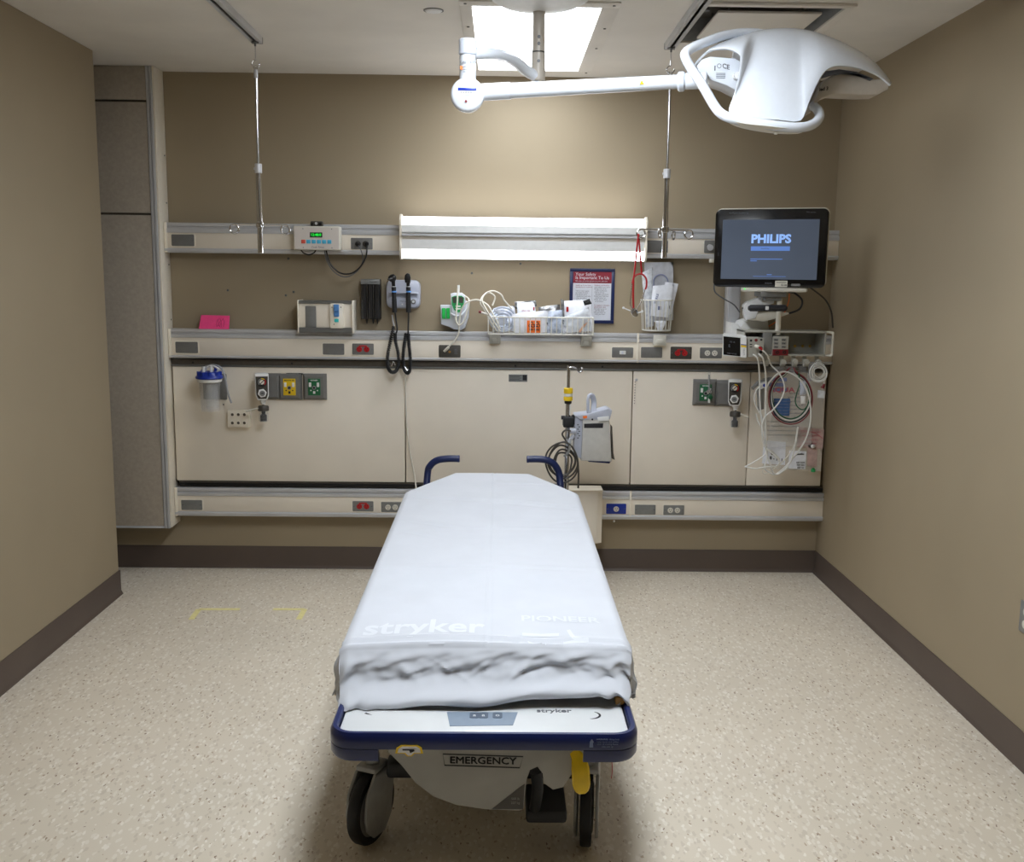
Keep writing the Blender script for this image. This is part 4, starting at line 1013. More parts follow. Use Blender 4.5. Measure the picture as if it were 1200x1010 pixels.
# dark call-light socket with a lead plugged in
q = PY(527, 411.5, YRF)
t = thing('monitor_socket', 'dark brown connector plate on middle rail with a cream lead', 'outlet', (q.x, YRF, q.z))
g = G(); g.prism(rrect(q.x-.060, q.x+.060, q.z-.034, q.z+.034, .006), YRF-.0045, YRF-.0003, bev=.001); pl_ = part('cover_plate', g, 'dark_plate', t)
g = G(); g.cyl((q.x, YRF-.010, q.z-.003), (q.x, YRF-.0045, q.z-.003), .007, seg=14); part('jack', g, 'brown_amber', t)
g = G(); 
for k in range(4): g.box(q.x+.026, q.x+.044-.004*(k % 2), YRF-.0052, YRF-.0045, q.z-.014+.008*k, q.z-.011+.008*k)
part('print_mark', g, 'ink_grey', t)

# ------------------------------------------------------------------ timer / counter box on the top rail
YT = 5.46
a, b = PY(343.5, 264.5, YT), PY(398.5, 292.5, YT)
x0, x1, z1, z0 = a.x, b.x, PY(371, 265, YT).z, PY(371, 293, YT).z
t = thing('exercise_timer', 'white electronic clock timer with green digits on the top rail', 'timer', ((x0+x1)/2, YT, z0))
g = G(); g.box(x0, x1, YT, YT+.070, z0, z1, bev=.006); g.mi = 0; part('case', g, 'offwhite', t)
mat('face_pinkgrey', (206, 198, 190), .4, var=0); g = G(); g.prism(rrect(x0+.006, x1-.006, z0+.006, z1-.006, .006), YT-.0015, YT); g.mi = 0; part('face', g, 'face_pinkgrey', t)
sx = (x1-x0)/55.; sz = (z1-z0)/28.
U = lambda px, py: (x0+(px-343.5)*sx, z1-(py-264.8)*sz)
c = U(370.5, 275); g = G(); g.box(c[0]-7.3*sx, c[0]+7.3*sx, YT-.003, YT-.0015, c[1]-.013, c[1]+.013); d_ = part('display', g, 'black', t)
g = G(); g.text('12:48:0', (c[0]-.001, YT-.0033, c[1]), .019, ext=.0002, bold=.0003); part('digits', g, emitter('digit_green', (40, 230, 70), 1.0), d_, 'glowing green digits')
for i in range(6):
    c = U(355.3+6.15*i, 283); g = G(); g.box(c[0]-.011, c[0]+.011, YT-.0032, YT-.0015, c[1]-.010, c[1]+.010, bev=.001)
    part('key', g, mat('key_red', (206, 84, 68), .4, var=0) if i == 0 else mat('key_cyan', (74, 170, 204), .4, var=0), t, 'red key' if i == 0 else None)
g = G(); c = U(372, 289.5); g.text('Code Timer', (c[0], YT-.0018, c[1]), .014, shear=.3, ext=.0002)
for px in (355, 389):
    for py in (268, 290): c = U(px, py); g.cyl((c[0], YT-.002, c[1]), (c[0], YT-.0012, c[1]), .0028, seg=8)
part('lettering', g, 'ink_grey', t)
q = PY(371, 261, 5.50); g = G(); g.box(q.x-.032, q.x+.032, 5.49, 5.535, z1+.001, z1+.028, bev=.005); g.mi = 1
for s_ in (-1, 1): g.cyl((q.x+s_*.022, 5.484, z1+.012), (q.x+s_*.022, 5.49, z1+.012), .009, seg=14)
g.mi = 2; g.cyl((q.x, 5.484, z1+.016), (q.x, 5.49, z1+.016), .007, seg=12)
part('mount_knobs', g, ['dark_plate', 'black', 'alu'], t)
cable('timer_cord', [PY(352, 292, 5.49), PY(356, 296.5, 5.49), PY(362, 298.5, 5.49), PY(368, 296, 5.49), PY(371, 291, 5.50)], .0035, 'black', 'short black cord looped under the electronic timer')
cb = [(382, 292, 5.50), (384, 301, 5.50), (389, 312, 5.50), (399, 320, 5.50), (411, 320.5, 5.50), (421, 314, 5.50), (428, 303, 5.49), (430, 293, 5.49), (429.5, 286, 5.53)]
cable('mains_cable', [PY(*p) for p in cb], .0042, 'black', 'black power cord sagging from the timer to the top rail plate')
cw = [(380, 292, 5.51), (383, 305, 5.51), (391, 318, 5.51), (404, 324.5, 5.51), (417, 319, 5.51), (425, 306, 5.505), (423, 293, 5.49), (418.5, 286, 5.53)]
cable('mains_cable', [PY(*p) for p in cw], .0028, 'ink_grey', 'thin grey power cord sagging below the black one under the timer')
for px in (418.5, 429.5):
    q = PY(px, 285.5, 5.52); g = G(); g.cyl((q.x, 5.512, q.z-.002), (q.x, 5.5355, q.z), .009, .012, seg=14, bev=.002)
    solo('plug', g, 'black', 'black plug in the %s socket of the top rail plate' % ('left' if px < 420 else 'right'), 'plug', 'plugs on the top rail')

# ------------------------------------------------------------------ pink pad, switch box, speculum dispenser
YL_ = 5.50
def Rr(px0, py0, px1, py1, Y):
    cx_, cy_ = (px0+px1)/2, (py0+py1)/2
    return PY(px0, cy_, Y).x, PY(px1, cy_, Y).x, PY(cx_, py1, Y).z, PY(cx_, py0, Y).z
ZL = 1.3725
x0, x1, z0, z1 = Rr(234, 369.5, 268.5, 387, 5.58)
t = thing('note_pad', 'bright pink note pad leaning on the back wall at left', 'note pad', ((x0+x1)/2, 5.58, ZL))
g = G(); V = [(x0-.001, 5.565, ZL+.0005), (x1+.001, 5.565, ZL+.0005), (x1-.002, 5.60, z1-.002), (x0+.003, 5.60, z1)]
V += [(a, b+.007, c) for a, b, c in V]
g.raw(V, [(0, 1, 2, 3), (7, 6, 5, 4), (0, 4, 5, 1), (1, 5, 6, 2), (2, 6, 7, 3), (3, 7, 4, 0)]); part('paper', g, 'pink', t)
mat('pink_dark', (176, 40, 92), .6, var=0)
g = G()
def pp(u, v): return Vector((x0+(x1-x0)*u, 5.565+.035*v-.0012, ZL+(z1-ZL)*v))
for s_ in range(6):
    r0 = random.Random(s_); g.tube([pp(.58+.05*s_*.9+r0.uniform(-.04, .04), .15+.2*k+r0.uniform(-.05, .05)) for k in range(4)], .0009, 5, sub=3)
part('scribble', g, 'pink_dark', t)
# switch box
x0, x1, z0, z1 = Rr(349, 352.5, 414, 392, 5.50); z0 = ZL-.012
t = thing('suction_switch_box', 'cream wall box with a blue rocker switch, left of black dispenser', 'switch box', ((x0+x1)/2, 5.6, z0))
g = G(); g.box(x0+.006, x1-.006, 5.505, DW-.002, z0+.03, z1-.012, bev=.003); part('box_body', g, 'cream', t)
g = G(); g.prism([(5.503, z1-.016), (5.493, z1-.012), (5.493, z1-.004), (5.51, z1), (DW-.002, z1), (DW-.002, z1-.012), (5.51, z1-.012)], x0+.005, x1-.005, plane='yz')
g.prism([(5.493, z0+.004), (5.493, z0+.028), (5.505, z0+.03), (5.53, z0+.03), (5.53, z0)], x0+.005, x1-.005, plane='yz'); part('trim', g, 'alu_dull', t)
for x in (x0, x1-.006):
    g = G(); g.box(x, x+.006, 5.488, DW-.002, z0+.001, z1+.003, bev=.002); part('end_cap', g, 'cream_edge', t)
a = Rr(358, 358.5, 370.5, 384, 5.505); g = G(); g.prism(rrect(a[0], a[1], a[2], a[3], .004), 5.501, 5.505, bev=.001); part('cover_plate', g, 'grey_plate', t)
a = Rr(387, 355.5, 403.5, 384.5, 5.505); g = G(); g.prism(rrect(a[0], a[1], a[2], a[3], .010), 5.488, 5.505, bev=.003); g.prism(rrect(a[0]-.003, a[1]+.003, a[2]-.003, a[3]+.003, .012), 5.500, 5.506); br = part('switch_bezel', g, 'cream_edge', t)
a = Rr(391.5, 356.5, 397.5, 371, 5.49); g = G(); g.prism(rrect(a[0], a[1], a[2], a[3], .003), 5.478, 5.488, bev=.002); g.prism(rrect(a[0], a[1], (a[2]+a[3])/2-.004, a[3]-.004, .003), 5.470, 5.479, bev=.003); part('blue_rocker', g, 'sky_blue', br, 'blue rocker switch')
a = Rr(392, 373.5, 397, 377.5, 5.49); g = G(); g.prism(rrect(a[0], a[1], a[2], a[3], .003), 5.485, 5.4885); part('indicator', g, mat('cyan', (60, 190, 190), .4, var=0), br)
for px, py in ((389, 360), (399.5, 360), (391.5, 380)): q = PY(px, py, 5.488); g = G(); g.cyl((q.x, 5.4865, q.z), (q.x, 5.4885, q.z), .003, seg=8); part('screw', g, 'ink', br)
# speculum dispenser
Y0 = 5.57
x0, x1, z0, z1 = Rr(422.5, 327, 445.5, 374, Y0)
t = thing('specula_dispenser', 'tall black dispenser of ear specula with a grey top band', 'dispenser', ((x0+x1)/2, DW, z0))
g = G(); g.box(x0, x1, Y0+.01, DW-.001, z0, z1, bev=.004); part('case', g, 'black', t)
g = G(); g.box(x0+.001, x1-.001, Y0, Y0+.02, z1-.028, z1-.001, bev=.003); g.mi = 1; g.text('Disposable', ((x0+x1)/2+.015, Y0-.0004, z1-.015), .009, shear=.2); part('top_band', g, ['steel_plate', 'ink'], t, 'grey band with small lettering')
wx = (x1-x0)/3
mat('smoke', (40, 40, 42), .12, var=0, coat=.4)
for k in range(3):
    c = x0+wx*(k+.5); g = G(); g.cyl((c, Y0+.014, z0+.004), (c, Y0+.014, z1-.030), wx*.47, seg=18); part('specula_tube', g, 'smoke', t)
for k in (1, 2):
    g = G(); g.box(x0+wx*k-.0018, x0+wx*k+.0018, Y0-.004, Y0+.012, z0+.003, z1-.030, bev=.0008); part('rib', g, 'dark_plate', t)
for k, px in enumerate((430, 437.5, 442.5)):
    q = PY(px, 374, Y0+.02); g = G(); g.lathe([(.0065, 0), (.0075, -.004), (.003, -.024), (.0015, -.028), (0, -.028)], (q.x, Y0+.016, z0+.002), (0, 0, 1), 12); part('speculum', g, 'black', t)

# ------------------------------------------------------------------ otoscope wall transformer
mat('dx_blue', (176, 181, 196), .3, var=.01, coat=.2)
x0, x1, z0, z1 = Rr(452, 328, 492, 361.5, 5.56)
t = thing('otoscope_station', 'pale wall transformer holding two black otoscope handles with coiled cords', 'medical device', ((x0+x1)/2, DW, z0))
Yo = 5.57
g = G(); g.prism(rrect(x0, x1, z0, z1, .034, 6), Yo+.01, DW-.001, bev=.008); g.prism(rrect(x0+.008, x1-.008, z0+.006, z0+.062, .026, 6), Yo-.004, Yo+.02, bev=.006); part('housing', g, 'dx_blue', t)
zc = PY(472, 343, Yo).z
g = G(); g.box(x0+.020, x1-.010, Yo-.018, Yo+.02, zc-.006, zc+.004, bev=.004); part('cradle_shelf', g, 'dx_blue', t)
q = PY(473, 353, Yo); g = G(); g.text('Wall unit', (q.x, Yo-.0045, q.z), .011); part('lettering', g, 'ink_grey', t)
q = PY(484.5, 353.5, Yo); g = G(); g.cyl((q.x, Yo-.007, q.z), (q.x, Yo+.002, q.z), .014, seg=20, bev=.003); g.mi = 1; g.cyl((q.x, Yo-.0085, q.z), (q.x, Yo-.006, q.z), .007, seg=14); part('dial', g, ['grey_plate', 'alu'], t)
q = PY(471.5, 356.5, Yo); g = G(); g.cyl((q.x, Yo-.006, q.z), (q.x, Yo+.002, q.z), .004, seg=12); part('screw', g, 'white', t)
YH2 = 5.52
def inst(pxs, head):
    pt_ = [PY(a, b, YH2) for a, b in pxs]
    g = G(); g.cyl(pt_[1], pt_[0], .0115, .0125, seg=18, bev=.002); g.cyl(pt_[1], pt_[1]+(pt_[0]-pt_[1])*.55, .0135, seg=18, bev=.001); hd = part('instrument_handle', g, 'black_rub', t, 'black ribbed instrument handle')
    g = G()
    h = pt_[2]
    if head == 'oto':
        g.lathe([(0, -.02), (.012, -.018), (.022, -.006), (.023, .004), (.018, .014), (.006, .019), (0, .02)], h+Vector((-.003, 0, .0)), (-.35, -.5, .8), 20); g.cyl(h, pt_[0], .012, .009, seg=14)
        g.lathe([(.012, 0), (.009, .014), (.004, .028), (0, .028)], h+Vector((-.006, -.012, -.004)), (-.6, -.8, -.1), 14)
    else:
        g.prism([(h.x-.015, h.z-.024), (h.x+.013, h.z-.026), (h.x+.016, h.z+.004), (h.x+.010, h.z+.024), (h.x-.004, h.z+.028), (h.x-.016, h.z+.016), (h.x-.018, h.z-.004)], YH2-.014, YH2+.012, bev=.005); g.cyl(h, pt_[0], .011, .009, seg=14)
    part('instrument_head', g, 'black', hd)
    k = PY(pxs[0][0]+.3, 341.8, YH2); g = G(); g.cyl(k+Vector((0, 0, -.004)), k+Vector((0, 0, .004)), .0140, seg=18, bev=.001); part('blue_ring', g, mat('ring_blue', (96, 150, 214), .3, var=0), hd, 'pale blue collar')
    g = G(); k2 = PY(pxs[0][0], 337, YH2); g.cyl(k2+Vector((0, 0, -.007)), k2+Vector((0, 0, .007)), .0118, seg=18); part('neck', g, 'alu', hd)
inst([(461.5, 336), (462.5, 366), (460.5, 326)], 'oto')
inst([(478.5, 336), (478.8, 366), (478, 326)], 'oph')
def coil_cord(pts, label):
    P = smooth_path([PY(*p) for p in pts], 14); n = len(P)
    # a tight helix around the path
    H = []; L = 0; turns = 62
    tgp = None; nr = Vector((0, -1, 0))
    steps = turns*9
    for i in range(steps+1):
        f = i/steps*(n-1); a = min(int(f), n-2); p = P[a].lerp(P[a+1], f-a); tg = (P[a+1]-P[a]).normalized()
        nr = (nr-tg*nr.dot(tg)).normalized(); bn = tg.cross(nr); an = 2*PI*turns*i/steps
        H.append(p+nr*.0078*math.cos(an)+bn*.0078*math.sin(an))
    g = G(); g.tube(H, .0032, 5, sub=1); return part('coiled_cord', g, 'black_rub', t, label)
def plain(nm, pts, r, m, par=None, seg=8): g = G(); g.tube([PY(*p) for p in pts], r, seg); return part(nm, g, m, par or t)
plain('cord', [(463, 366, 5.52), (464.5, 378, 5.515), (465.5, 386, 5.51), (463.5, 392, 5.505)], .0045, 'black_rub')
plain('cord', [(478.8, 366, 5.52), (478.6, 378, 5.515), (478.3, 392, 5.505)], .0048, 'black_rub')
coil_cord([(461.5, 383, 5.515), (458, 398, 5.50), (454.5, 415, 5.49), (454, 428, 5.49), (458, 435.5, 5.49), (463.5, 435, 5.49), (467, 427, 5.49), (466.5, 413, 5.495), (463.5, 400, 5.50), (463.2, 391, 5.505)], 'left black coiled cord hanging in a loop')
coil_cord([(476, 391, 5.51), (474, 403, 5.50), (472.5, 418, 5.49), (473.5, 432, 5.49), (478, 437, 5.49), (480.5, 430, 5.49), (480.5, 415, 5.49), (479.2, 402, 5.50), (478.3, 391, 5.505)], 'right black coiled cord hanging in a loop')
plain('silver_end', [(459.5, 369, 5.53), (460.5, 376, 5.525), (462, 382, 5.52)], .0045, 'alu')
for p in (((456.5, 425, 5.50), (459, 429, 5.48), (461, 424, 5.50), (463, 428, 5.49)), ((474, 429, 5.49), (477, 434, 5.48), (479, 431, 5.49))): plain('silver_end', p, .003, 'chrome')
g = G(); g.tube([PY(*p) for p in ((475, 438, 5.50), (475.5, 470, 5.55), (477, 500, 5.56), (480.5, 530, 5.56), (486, 560, 5.555), (489, 590, 5.50), (488, 640, 5.45))], .0042, 8); solo('power_cable', g, 'offwhite', 'thin white cable hanging down behind the stretcher from the coiled cords', 'cable')

# ------------------------------------------------------------------ thermometer
mat('thermo_white', (208, 212, 220), .35, var=.01)
Yt = 5.56
t = thing('ear_thermometer', 'white and green electronic thermometer in a wall holder', 'thermometer', tuple(PY(533, 386, Yt)))
pts = [(516, 357.5), (528, 357.5), (531, 354), (546, 352.5), (550, 356), (549, 372), (545, 384), (540, 387), (532, 386), (526, 383), (517, 380)]
pz = lambda P, Y: [(PY(a, b, Y).x, PY(a, b, Y).z) for a, b in P]
g = G(); g.prism(pz(pts, Yt), Yt, DW-.001, bev=.007); part('wall_holder', g, 'thermo_white', t)
g = G(); g.prism(pz([(528, 344), (532, 343), (541, 343), (545, 346), (545.5, 356), (543, 366), (540, 370), (534, 370), (530, 366), (528.3, 356)], Yt-.03), Yt-.03, Yt-.0, bev=.005); bd = part('thermometer_body', g, 'thermo_white', t)
g = G(); g.prism(pz([(529.3, 348), (533, 346.5), (541, 346.5), (544, 349), (543.5, 357), (541, 363.5), (538.5, 366), (535.5, 366), (532, 363), (529.5, 357)], Yt-.0312), Yt-.0318, Yt-.030); part('green_face', g, 'lime', bd, 'green face panel')
g = G(); g.prism(pz([(530, 348.5), (534.5, 347.5), (534.5, 355), (531, 355)], Yt-.0325), Yt-.0325, Yt-.0318); g.prism(pz([(537.5, 347.5), (543, 348.5), (542.5, 355), (538, 355)], Yt-.0325), Yt-.0325, Yt-.0318); part('display', g, 'dark_plate', bd)
g = G()
for py in (358, 361): g.prism(pz([(533.5, py), (540, py), (539.5, py+1.6), (534, py+1.6)], Yt-.0325), Yt-.0325, Yt-.0318)
part('button', g, 'white', bd)
for i in range(2):
    g = G(); x = 520+5*i; g.prism(pz([(x-2.2, 361), (x+2, 361), (x+2.2, 373.5), (x-2, 373.5)], Yt-.012), Yt-.012, Yt+.002, bev=.004); part('probe_cover_box', g, mat('vivid_green', (30, 178, 76), .4, var=.04), t, 'bright green probe cover box')
plain('probe', [(537, 343, 5.54), (537.3, 337, 5.54), (537.2, 334, 5.54)], .0065, 'white'); 
plain('holder_rim', [(528, 367, Yt-.035), (534, 370, Yt-.038), (541, 369, Yt-.038), (546.5, 362, Yt-.03), (548.5, 356, Yt-.02)], .006, 'thermo_white')
plain('probe_cord', [(536.5, 338, 5.51), (536, 352, 5.505), (534.5, 370, 5.50), (535, 377, 5.49), (538, 381, 5.49), (543, 377, 5.49), (547, 366, 5.50), (549.5, 356, 5.50), (549, 350, 5.52), (545, 347, 5.53)], .0042, 'offwhite')
ld_ = [(521.5, 411, 5.530), (525, 407, 5.515), (533, 399, 5.50), (537.5, 390, 5.50), (538, 380, 5.495), (539.5, 368, 5.49), (542, 360, 5.48), (548, 354, 5.47), (556, 351.5, 5.46), (563, 352.5, 5.45), (572, 358, 5.445), (577, 367, 5.44), (582, 376, 5.44), (586, 385, 5.45)]
g = G(); g.tube([PY(*p) for p in ld_], .0045, 8); cl = solo('sensor_lead', g, 'offwhite', 'cream lead running from dark plate past the thermometer into the supply basket', 'cable')
g = G(); g.cyl(PY(520.5, 411.8, 5.532), PY(526, 406.5, 5.512), .0075, seg=12, bev=.002); part('lead_plug', g, 'offwhite', cl)
for k, (P, lb_) in enumerate((([(586, 388, 5.45), (578, 376, 5.43), (570, 363, 5.43), (565, 352, 5.44), (569, 344, 5.46), (578, 341, 5.47), (587, 345, 5.48), (591, 352, 5.49), (600, 362, 5.49)], 'outer cream tube coil rising from the left of the supply basket'), ([(582, 388, 5.46), (575, 377, 5.44), (567, 362, 5.45), (563, 355, 5.46), (566, 347, 5.48), (573, 343, 5.50), (580, 348, 5.51), (577, 358, 5.50)], 'inner cream tube coil rising from the left of the supply basket'))):
    cable('sensor_lead', [PY(*p) for p in P], .0045, 'offwhite', lb_)
g = G(); g.cyl(PY(564, 366, 5.44), PY(575, 370, 5.44), .006, seg=12, bev=.001); cc = solo('lead_connector', g, 'offwhite', 'small connector with a dark red tip at the basket\'s left end', 'connector')
g = G(); g.cyl(PY(561, 365, 5.44), PY(564, 366, 5.44), .0068, seg=12, bev=.001); part('connector_tip', g, 'dark_red', cc)

# ------------------------------------------------------------------ wide wire basket
mat('wire_white', (214, 212, 202), .35, var=.02)
def wire_basket(name, label, P, Yf, Yb, zb_, zt_, nfront, clips):
    x0, x1 = P
    t = thing(name, label, 'wire basket', ((x0+x1)/2, Yb, zb_), 'white wire baskets on the middle rail')
    r = .0029
    for nm, z in (('rim_wire', zt_), ('base_wire', zb_)):
        g = G(); g.tube([(x0, Yf, z), (x1, Yf, z), (x1, Yb, z), (x0, Yb, z)], r*1.25, 8, closed=True, sub=1); part(nm, g, 'wire_white', t)
    n = nfront
    for k in range(n+1):
        x = x0+(x1-x0)*k/n; g = G(); g.tube([(x, Yf, zt_), (x, Yf, zb_), (x, Yb, zb_), (x, Yb, zt_)], r, 6, sub=1); part('wire', g, 'wire_white', t)
    for k in (1, 2):
        y = Yf+(Yb-Yf)*k/3
        for x in (x0, x1): g = G(); g.cyl((x, y, zb_), (x, y, zt_), r, seg=6); part('wire', g, 'wire_white', t)
    for px, py in clips:
        q = PY(px, py, 5.52); g = G(); g.box(q.x-.030, q.x+.030, 5.507, 5.536, q.z-.022, q.z+.034, bev=.004); g.box(q.x-.018, q.x+.018, 5.499, 5.51, q.z-.018, q.z+.010, bev=.004); part('rail_clamp', g, 'rack_grey', t)
    return t
x0, x1, z0, z1 = Rr(572, 372, 695.5, 392, 5.43)
bx0, bx1 = x0, x1
wire_basket('wire_basket', 'long white wire basket full of packaged supplies on middle rail', (x0, x1), 5.43, 5.60, z0, z1, 20, ((580, 398), (687, 401)))
BZ = z0
def pouch(name, P, Y, dep, m, label, cat, lean=0, group=None, seed=1, bulge=.012, nx=10):
    """soft packet: outline corners in order TL,TR,BR,BL at plane Y, pillow-shaped with wrinkles"""
    c = [PY(a, b, Y) for a, b in P]; r = random.Random(seed); off = r.uniform(0, 50)
    def f(side):
        def fn(u, v):
            p = c[0]*(1-u)*(1-v)+c[1]*u*(1-v)+c[2]*u*v+c[3]*(1-u)*v
            e = max(0, math.sin(PI*u))**.5*max(0, math.sin(PI*v))**.5
            n = NZ.noise(Vector((u*3.2+off, v*3.2, side*3)))+.5*NZ.noise(Vector((u*8+off, v*8, side*5)))
            return p+Vector((0, side*(bulge*e+.006*n*min(1, e*2))+lean*(1-v), .004*n*(1-abs(2*v-1))))
        return fn
    g = G(); g.grid(f(-1), nx, nx); g.grid(f(1), nx, nx); bmesh.ops.remove_doubles(g.bm, verts=g.bm.verts[:], dist=.0004)
    o = solo(name, g, m, label, cat, group); return o
GS = 'packaged supplies in the long basket'
mat('pack_white', (226, 229, 236), .35, var=.04, vs=50, bump=.5, bs=70)
mat('pack_blue', (178, 188, 206), .3, var=.25, vs=45, bump=.5, bs=70)
mat('pack_clear', (222, 226, 232), .15, var=.15, vs=50, alpha=.55, bump=.6, bs=70)
mat('foil', (150, 150, 150), .25, .6, var=.3, vs=40, bump=.6, bs=60)
mat('tan', (196, 150, 118), .5, var=.05)
# coiled clear tubing at left
q = PY(588, 372, 5.50)
t = thing('oxygen_tubing', 'coiled pale blue-white tubing in a clear bag, left end of long basket', 'tubing', tuple(PY(588, 389, 5.50)), GS)
for k, rr in enumerate((.068, .056, .044, .031)):
    g = G(); c = PY(589-k*.3, 374+k*.8, 5.50); g.tube([(c.x+rr*1.05*math.cos(a*PI/9), c.y-.004*k+.01*math.sin(a*1.3), c.z+rr*.95*math.sin(a*PI/9)) for a in range(18)], .0058, 8, closed=True, sub=2); part('tube_coil', g, mat('tube_pale', (208, 216, 232), .2, var=.05, alpha=.85), t)
g = G(); g.lathe([(.012, 0), (.026, .012), (.034, .04), (.030, .05)], PY(584, 372, 5.53), (0, -.2, 1), 18); part('mask_cup', g, 'pack_clear', t)
pouch('supply_packet', [(578, 362), (603, 358), (606, 388), (577, 389)], 5.535, 0, 'pack_white', 'white packet behind the coiled tubing in the long basket', 'packet', seed=2, group=GS)
pouch('supply_packet', [(606, 355.5), (626, 353.5), (632, 388), (607, 389)], 5.50, 0, 'pack_white', 'white packet with small red print, left-middle of the long basket', 'packet', seed=3, lean=.03, group=GS)
q = PY(616, 364, 5.495); g = G(); g.text('sterile', (q.x, 5.475, q.z), .018, ext=.0005, shear=.2); q = PY(625.5, 361.5, 5.49); g.box(q.x-.004, q.x+.004, 5.476, 5.478, q.z-.01, q.z+.008)
o_ = solo('packet_label', g, 'red', 'red print on the white packet in the long basket', 'label'); par = [o for o in COL.objects if o.get('label', '').startswith('white packet with small red')][0]
o_.parent = par; o_.location = WL[o_]-WL[par]; del o_['category']
pouch('supply_packet', [(603, 353.5), (628, 352), (629, 359), (604, 362)], 5.545, 0, 'foil', 'grey foil packet top showing behind the white packet', 'packet', seed=4, bulge=.006, group=GS)
pouch('supply_packet', [(631, 360), (656, 356.5), (658, 380), (632, 380)], 5.54, 0, 'foil', 'dark foil packet in the middle of the long basket', 'packet', seed=5, bulge=.008, group=GS)
pouch('supply_packet', [(600, 368), (643, 363.5), (641, 389), (602, 390)], 5.465, 0, 'pack_white', 'broad white packet lying in the middle front of the long basket', 'packet', seed=6, group=GS)
pouch('supply_packet', [(641, 365), (659, 363), (660, 390), (641, 390)], 5.468, 0, 'pack_blue', 'blue-edged white packet right of the biohazard label', 'packet', seed=7, group=GS)
pouch('supply_packet', [(658, 353), (693, 351), (694, 388), (660, 390)], 5.51, 0, 'pack_white', 'large white packet with red tab at the basket\'s right end', 'packet', seed=8, lean=.02, group=GS)
par = COL.objects[-1] if False else [o for o in COL.objects if o.get('label', '').startswith('large white packet with red')][0]
q = PY(665, 362.5, 5.485); g = G(); g.box(q.x-.006, q.x+.006, 5.489, 5.493, q.z-.014, q.z+.014, bev=.001); part('red_tab', g, 'red', par)
pouch('supply_packet', [(657, 350), (661, 352), (662, 380), (658, 380)], 5.50, 0, 'foil', 'narrow dark foil strip left of the large right-hand packet', 'packet', seed=9, bulge=.006, group=GS)
pouch('supply_packet', [(683, 352.5), (691, 350), (693.5, 356), (685, 358)], 5.49, 0, 'black', 'small black-topped packet at the basket\'s upper right corner', 'packet', seed=10, bulge=.005, group=GS)
pouch('tubing_bag', [(659, 372), (690, 360), (694.5, 388), (663, 390)], 5.462, 0, 'pack_clear', 'clear bag of coiled tubing at the front right of the long basket', 'bag', seed=11, group=GS)
t = thing('coiled_line', 'grey coiled line with a tan strip inside the right-hand clear bag', 'tubing', tuple(PY(681, 388, 5.475)), GS)
for k, rr in enumerate((.038, .030, .022)):
    g = G(); c = PY(682, 378, 5.478+.003*k); g.tube([(c.x+rr*math.cos(a*PI/8), c.y, c.z+rr*math.sin(a*PI/8)) for a in range(16)], .0035, 6, closed=True, sub=2); part('tube_coil', g, 'steel_plate', t)
g = G(); g.sweep([PY(679, 389, 5.455), PY(684, 382, 5.453), PY(690, 374, 5.456)], [(-.006, -.001), (.006, -.001), (.006, .001), (-.006, .001)], up=(0, 1, 0)); part('tan_strip', g, 'tan', t)
# orange biohazard label card
a = Rr(617.5, 375.5, 634, 390, 5.445)
g = G(); g.box(a[0], a[1], 5.444, 5.446, a[2], a[3], bev=.0008); bl = solo('biohazard_label', g, 'orange', 'orange biohazard label with black symbols in the long basket', 'label')
g = G(); c = ((a[0]+a[1])/2, (a[2]+a[3])/2)
for (dx, dz) in ((-.013, .009), (.016, .010)):
    for an in (PI/2, PI/2+2.094, PI/2-2.094):
        cx_, cz_ = c[0]+dx+.0085*math.cos(an), c[1]+dz+.0085*math.sin(an)
        g.sweep([(cx_+.0075*math.cos(an+PI+.7+i*(2*PI-1.4)/8*1), 5.4434, cz_+.0075*math.sin(an+PI+.7+i*(2*PI-1.4)/8)) for i in range(9)], [(-.002, -.0003), (.002, -.0003), (.002, .0003), (-.002, .0003)], up=(0, 1, 0))
    g.cyl((c[0]+dx, 5.4432, c[1]+dz), (c[0]+dx, 5.444, c[1]+dz), .003, seg=8)
g.text('BIO', (c[0]-.014, 5.4434, c[1]-.016), .014, bold=.0008, ext=.0003); g.text('HAZ', (c[0]+.016, 5.4434, c[1]-.016), .014, bold=.0008, ext=.0003)
part('symbols', g, 'ink', bl)

# ------------------------------------------------------------------ framed poster
Yp = DW-.014
x0, x1, z0, z1 = Rr(667.5, 314.5, 720, 379, Yp)
t = thing('safety_poster', 'navy framed notice reading Your Safety Is Important To Us', 'poster', ((x0+x1)/2, DW, z0))
fw = .018
g = G()
for a in ((x0, x1, z1-fw, z1), (x0, x1, z0, z0+fw), (x0, x0+fw, z0+fw, z1-fw), (x1-fw, x1, z0+fw, z1-fw)): g.box(a[0], a[1], Yp, DW-.001, a[2], a[3], bev=.002)
part('frame', g, 'navy', t, 'navy blue frame')
ix0, ix1, iz0, iz1 = x0+fw, x1-fw, z0+fw, z1-fw; ih = iz1-iz0; iw = ix1-ix0
mat('paper', (204, 207, 214), .55, var=0); mat('poster_red', (128, 24, 44), .5, var=.05)
g = G(); g.box(ix0, ix1, Yp+.006, Yp+.008, iz0, iz1); part('sheet', g, 'paper', t)
yq = Yp+.0055
g = G(); g.box(ix0, ix1, yq, Yp+.0065, iz1-ih*.235, iz1); hd = part('header', g, 'poster_red', t)
g = G(); 
g.text('Your Safety', (ix0+iw*.06, yq-.0004, iz1-ih*.055), .024, align='LEFT', ext=.0003); g.text('Is Important To Us', (ix0+iw*.06, yq-.0004, iz1-ih*.125), .024, align='LEFT', ext=.0003)
g.text('We want you to be partners in your safe care', (ix0+iw*.06, yq-.0004, iz1-ih*.195), .0095, align='LEFT', ext=.0003)
part('lettering', g, 'paper', hd, 'white heading lettering')
g = G(); g2 = G(); R1 = random.Random(4)
